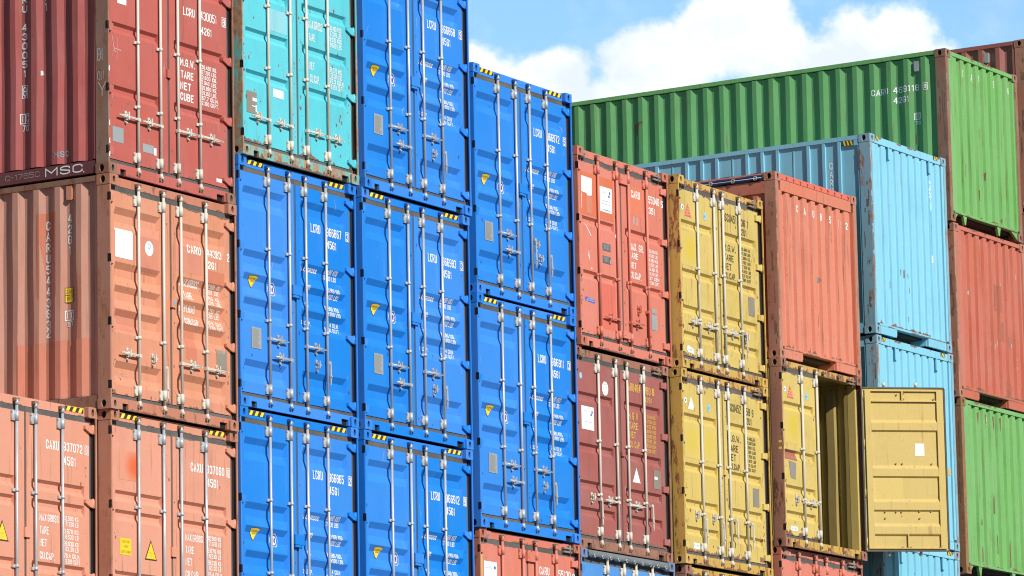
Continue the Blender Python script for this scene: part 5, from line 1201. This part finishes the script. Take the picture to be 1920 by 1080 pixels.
a = A(); frame_rect(a, -0.568, -0.450, 1.575, 1.682, 0.009); rect(a, -0.513, -0.505, 1.58, 1.68); put(a, 'i', -0.550, -0.533, 1.592, 1.668, 0.02); put(a, 'C', -0.496, -0.460, 1.592, 1.668, 0.03); put(a, '70', -0.545, -0.457, 1.500, 1.555, 0.0); decal('size_mark', a, 'white lettering', s, t)
vent(t, 0.035, 0.495, 2.385, 'metal plate')
a = A(); poly(a, [(-5.36, 2.10), (-5.26, 2.13), (-5.20, 2.14), (-5.20, 2.10), (-5.26, 2.08), (-5.30, 1.9), (-5.29, 1.6), (-5.29, 1.2), (-5.30, 0.9), (-5.36, 0.9), (-5.37, 1.5), (-5.36, 1.9)]); decal('rust_streak', a, 'rust stain', s, t, 0.002)
a = A(); rng = random.Random(21)
for k in range(4):
    u_ = -0.22 - 0.2855 * rng.randrange(4) - rng.random() * .05; z_ = 0.3 + rng.random() * 1.9; h = .06 + rng.random() * .12; poly(a, [(u_, z_), (u_ + .02, z_ + .03), (u_ + .018, z_ + h), (u_ - .005, z_ + h * .8)])
decal('rust_streak', a, 'rust stain', s, t, 0.002)
a = A()
for k in range(9):
    u_ = 0.3 + rng.random() * 1.8; z_ = 0.2 + rng.random() ** 2 * 1.2; h = .04 + rng.random() * .16; poly(a, [(u_, z_), (u_ + .008, z_ + .02), (u_ + .011, z_ + h), (u_ - .004, z_ + h * .8)])
decal('rust_streak', a, 'rust stain', ew, t, 0.002)
t, ew, s = end_container(21.0, -0.085, -0.689, -0.2, 2.591, 12.192, 'brick orange container with faded stains, between the two green containers', None, 'brick orange paint', 'brown frame', 0.265, 0.2505, 2.515, 0.165, wall_u=(0.262, 2.33), post=0.10)
a = A(); disc(a, 1.60, 1.15, 0.10, 0.16, 9); disc(a, 1.85, 1.02, 0.08, 0.10, 8); disc(a, 1.75, 0.30, 0.09, 0.14, 9); rect(a, 1.35, 1.60, 1.45, 1.85); decal('faded_stain', a, 'dull red repaint', ew, t, 0.0015)
a = A()
for k in range(14):
    u_ = 0.3 + rng.random() * 1.9; z_ = 0.3 + rng.random() * 1.9; h = .02 + rng.random() * .08; poly(a, [(u_, z_), (u_ + .010, z_ + .01), (u_ + .012, z_ + h), (u_ - .003, z_ + h * .8)])
decal('scratch', a, 'grey lettering', ew, t, 0.002)
t, ew, s = green_end(21.032, -0.085, -3.285, 0.0, 'green container with rust streaks in the lower right corner', False)
char_row(t, ew, [('5', 0.90, 0.03, 2.325), ('C', 0.92, 0.02, 2.25), ('L', 1.185, 0.045, 2.315), ('4', 1.435, 0.07, 2.30), ('9', 1.675, 0.06, 2.295), ('6', 1.945, 0.06, 2.29), ('3', 2.18, 0.05, 2.28)], h=0.12)
a = A()
for k, u_ in enumerate((0.60, 0.87, 1.13, 1.37)): poly(a, [(u_ - .03, 2.42), (u_ + .04, 2.44), (u_ + .025, 2.34), (u_ + .004, 2.22), (u_ - .01, 2.33)])
for k in range(9):
    u_ = 0.3 + rng.random() * 1.9; z_ = 0.2 + rng.random() ** 2 * 1.0; h = .1 + rng.random() * .3; poly(a, [(u_ - .01, z_), (u_ + .03, z_ + .02), (u_ + .022, z_ + h), (u_ - .006, z_ + h * .8)])
decal('rust_streak', a, 'rust stain', ew, t, 0.002)

# dark red stack just showing behind the green one
sd = SideWall(CDp, 12.192 - CDp, 0.158, 2.523, 0.22, 0.2855)
t, ew, s = end_container(23.60, -0.15, 2.535, 0.0, 2.591, 12.192, 'dark red container at the right edge, behind and above the green one', 'dark red containers at the right edge', 'dark red paint', 'brown frame', 0.265, 0.2505, 2.515, 0.165, wall_u=(0.262, 2.33), post=0.10, side=sd)
vent(t, 0.035, 0.66, 2.385, 'metal plate')
end_container(23.60, -0.13, -0.06, 0.0, 2.591, 12.192, 'lower dark red container at the right edge, only its post showing beside brick orange', 'dark red containers at the right edge', 'dark red paint', 'brown frame', 0.265, 0.2505, 2.515, 0.165, wall_u=(0.262, 2.33), post=0.10, side=sd)

# ---------------------------------------------------------------- the quay
b = MB(); b.face([(-1500, -1500, 0), (1500, -1500, 0), (1500, 1500, 0), (-1500, 1500, 0)])
g = link('ground', b.mesh('ground', 'concrete')); g['kind'] = 'structure';
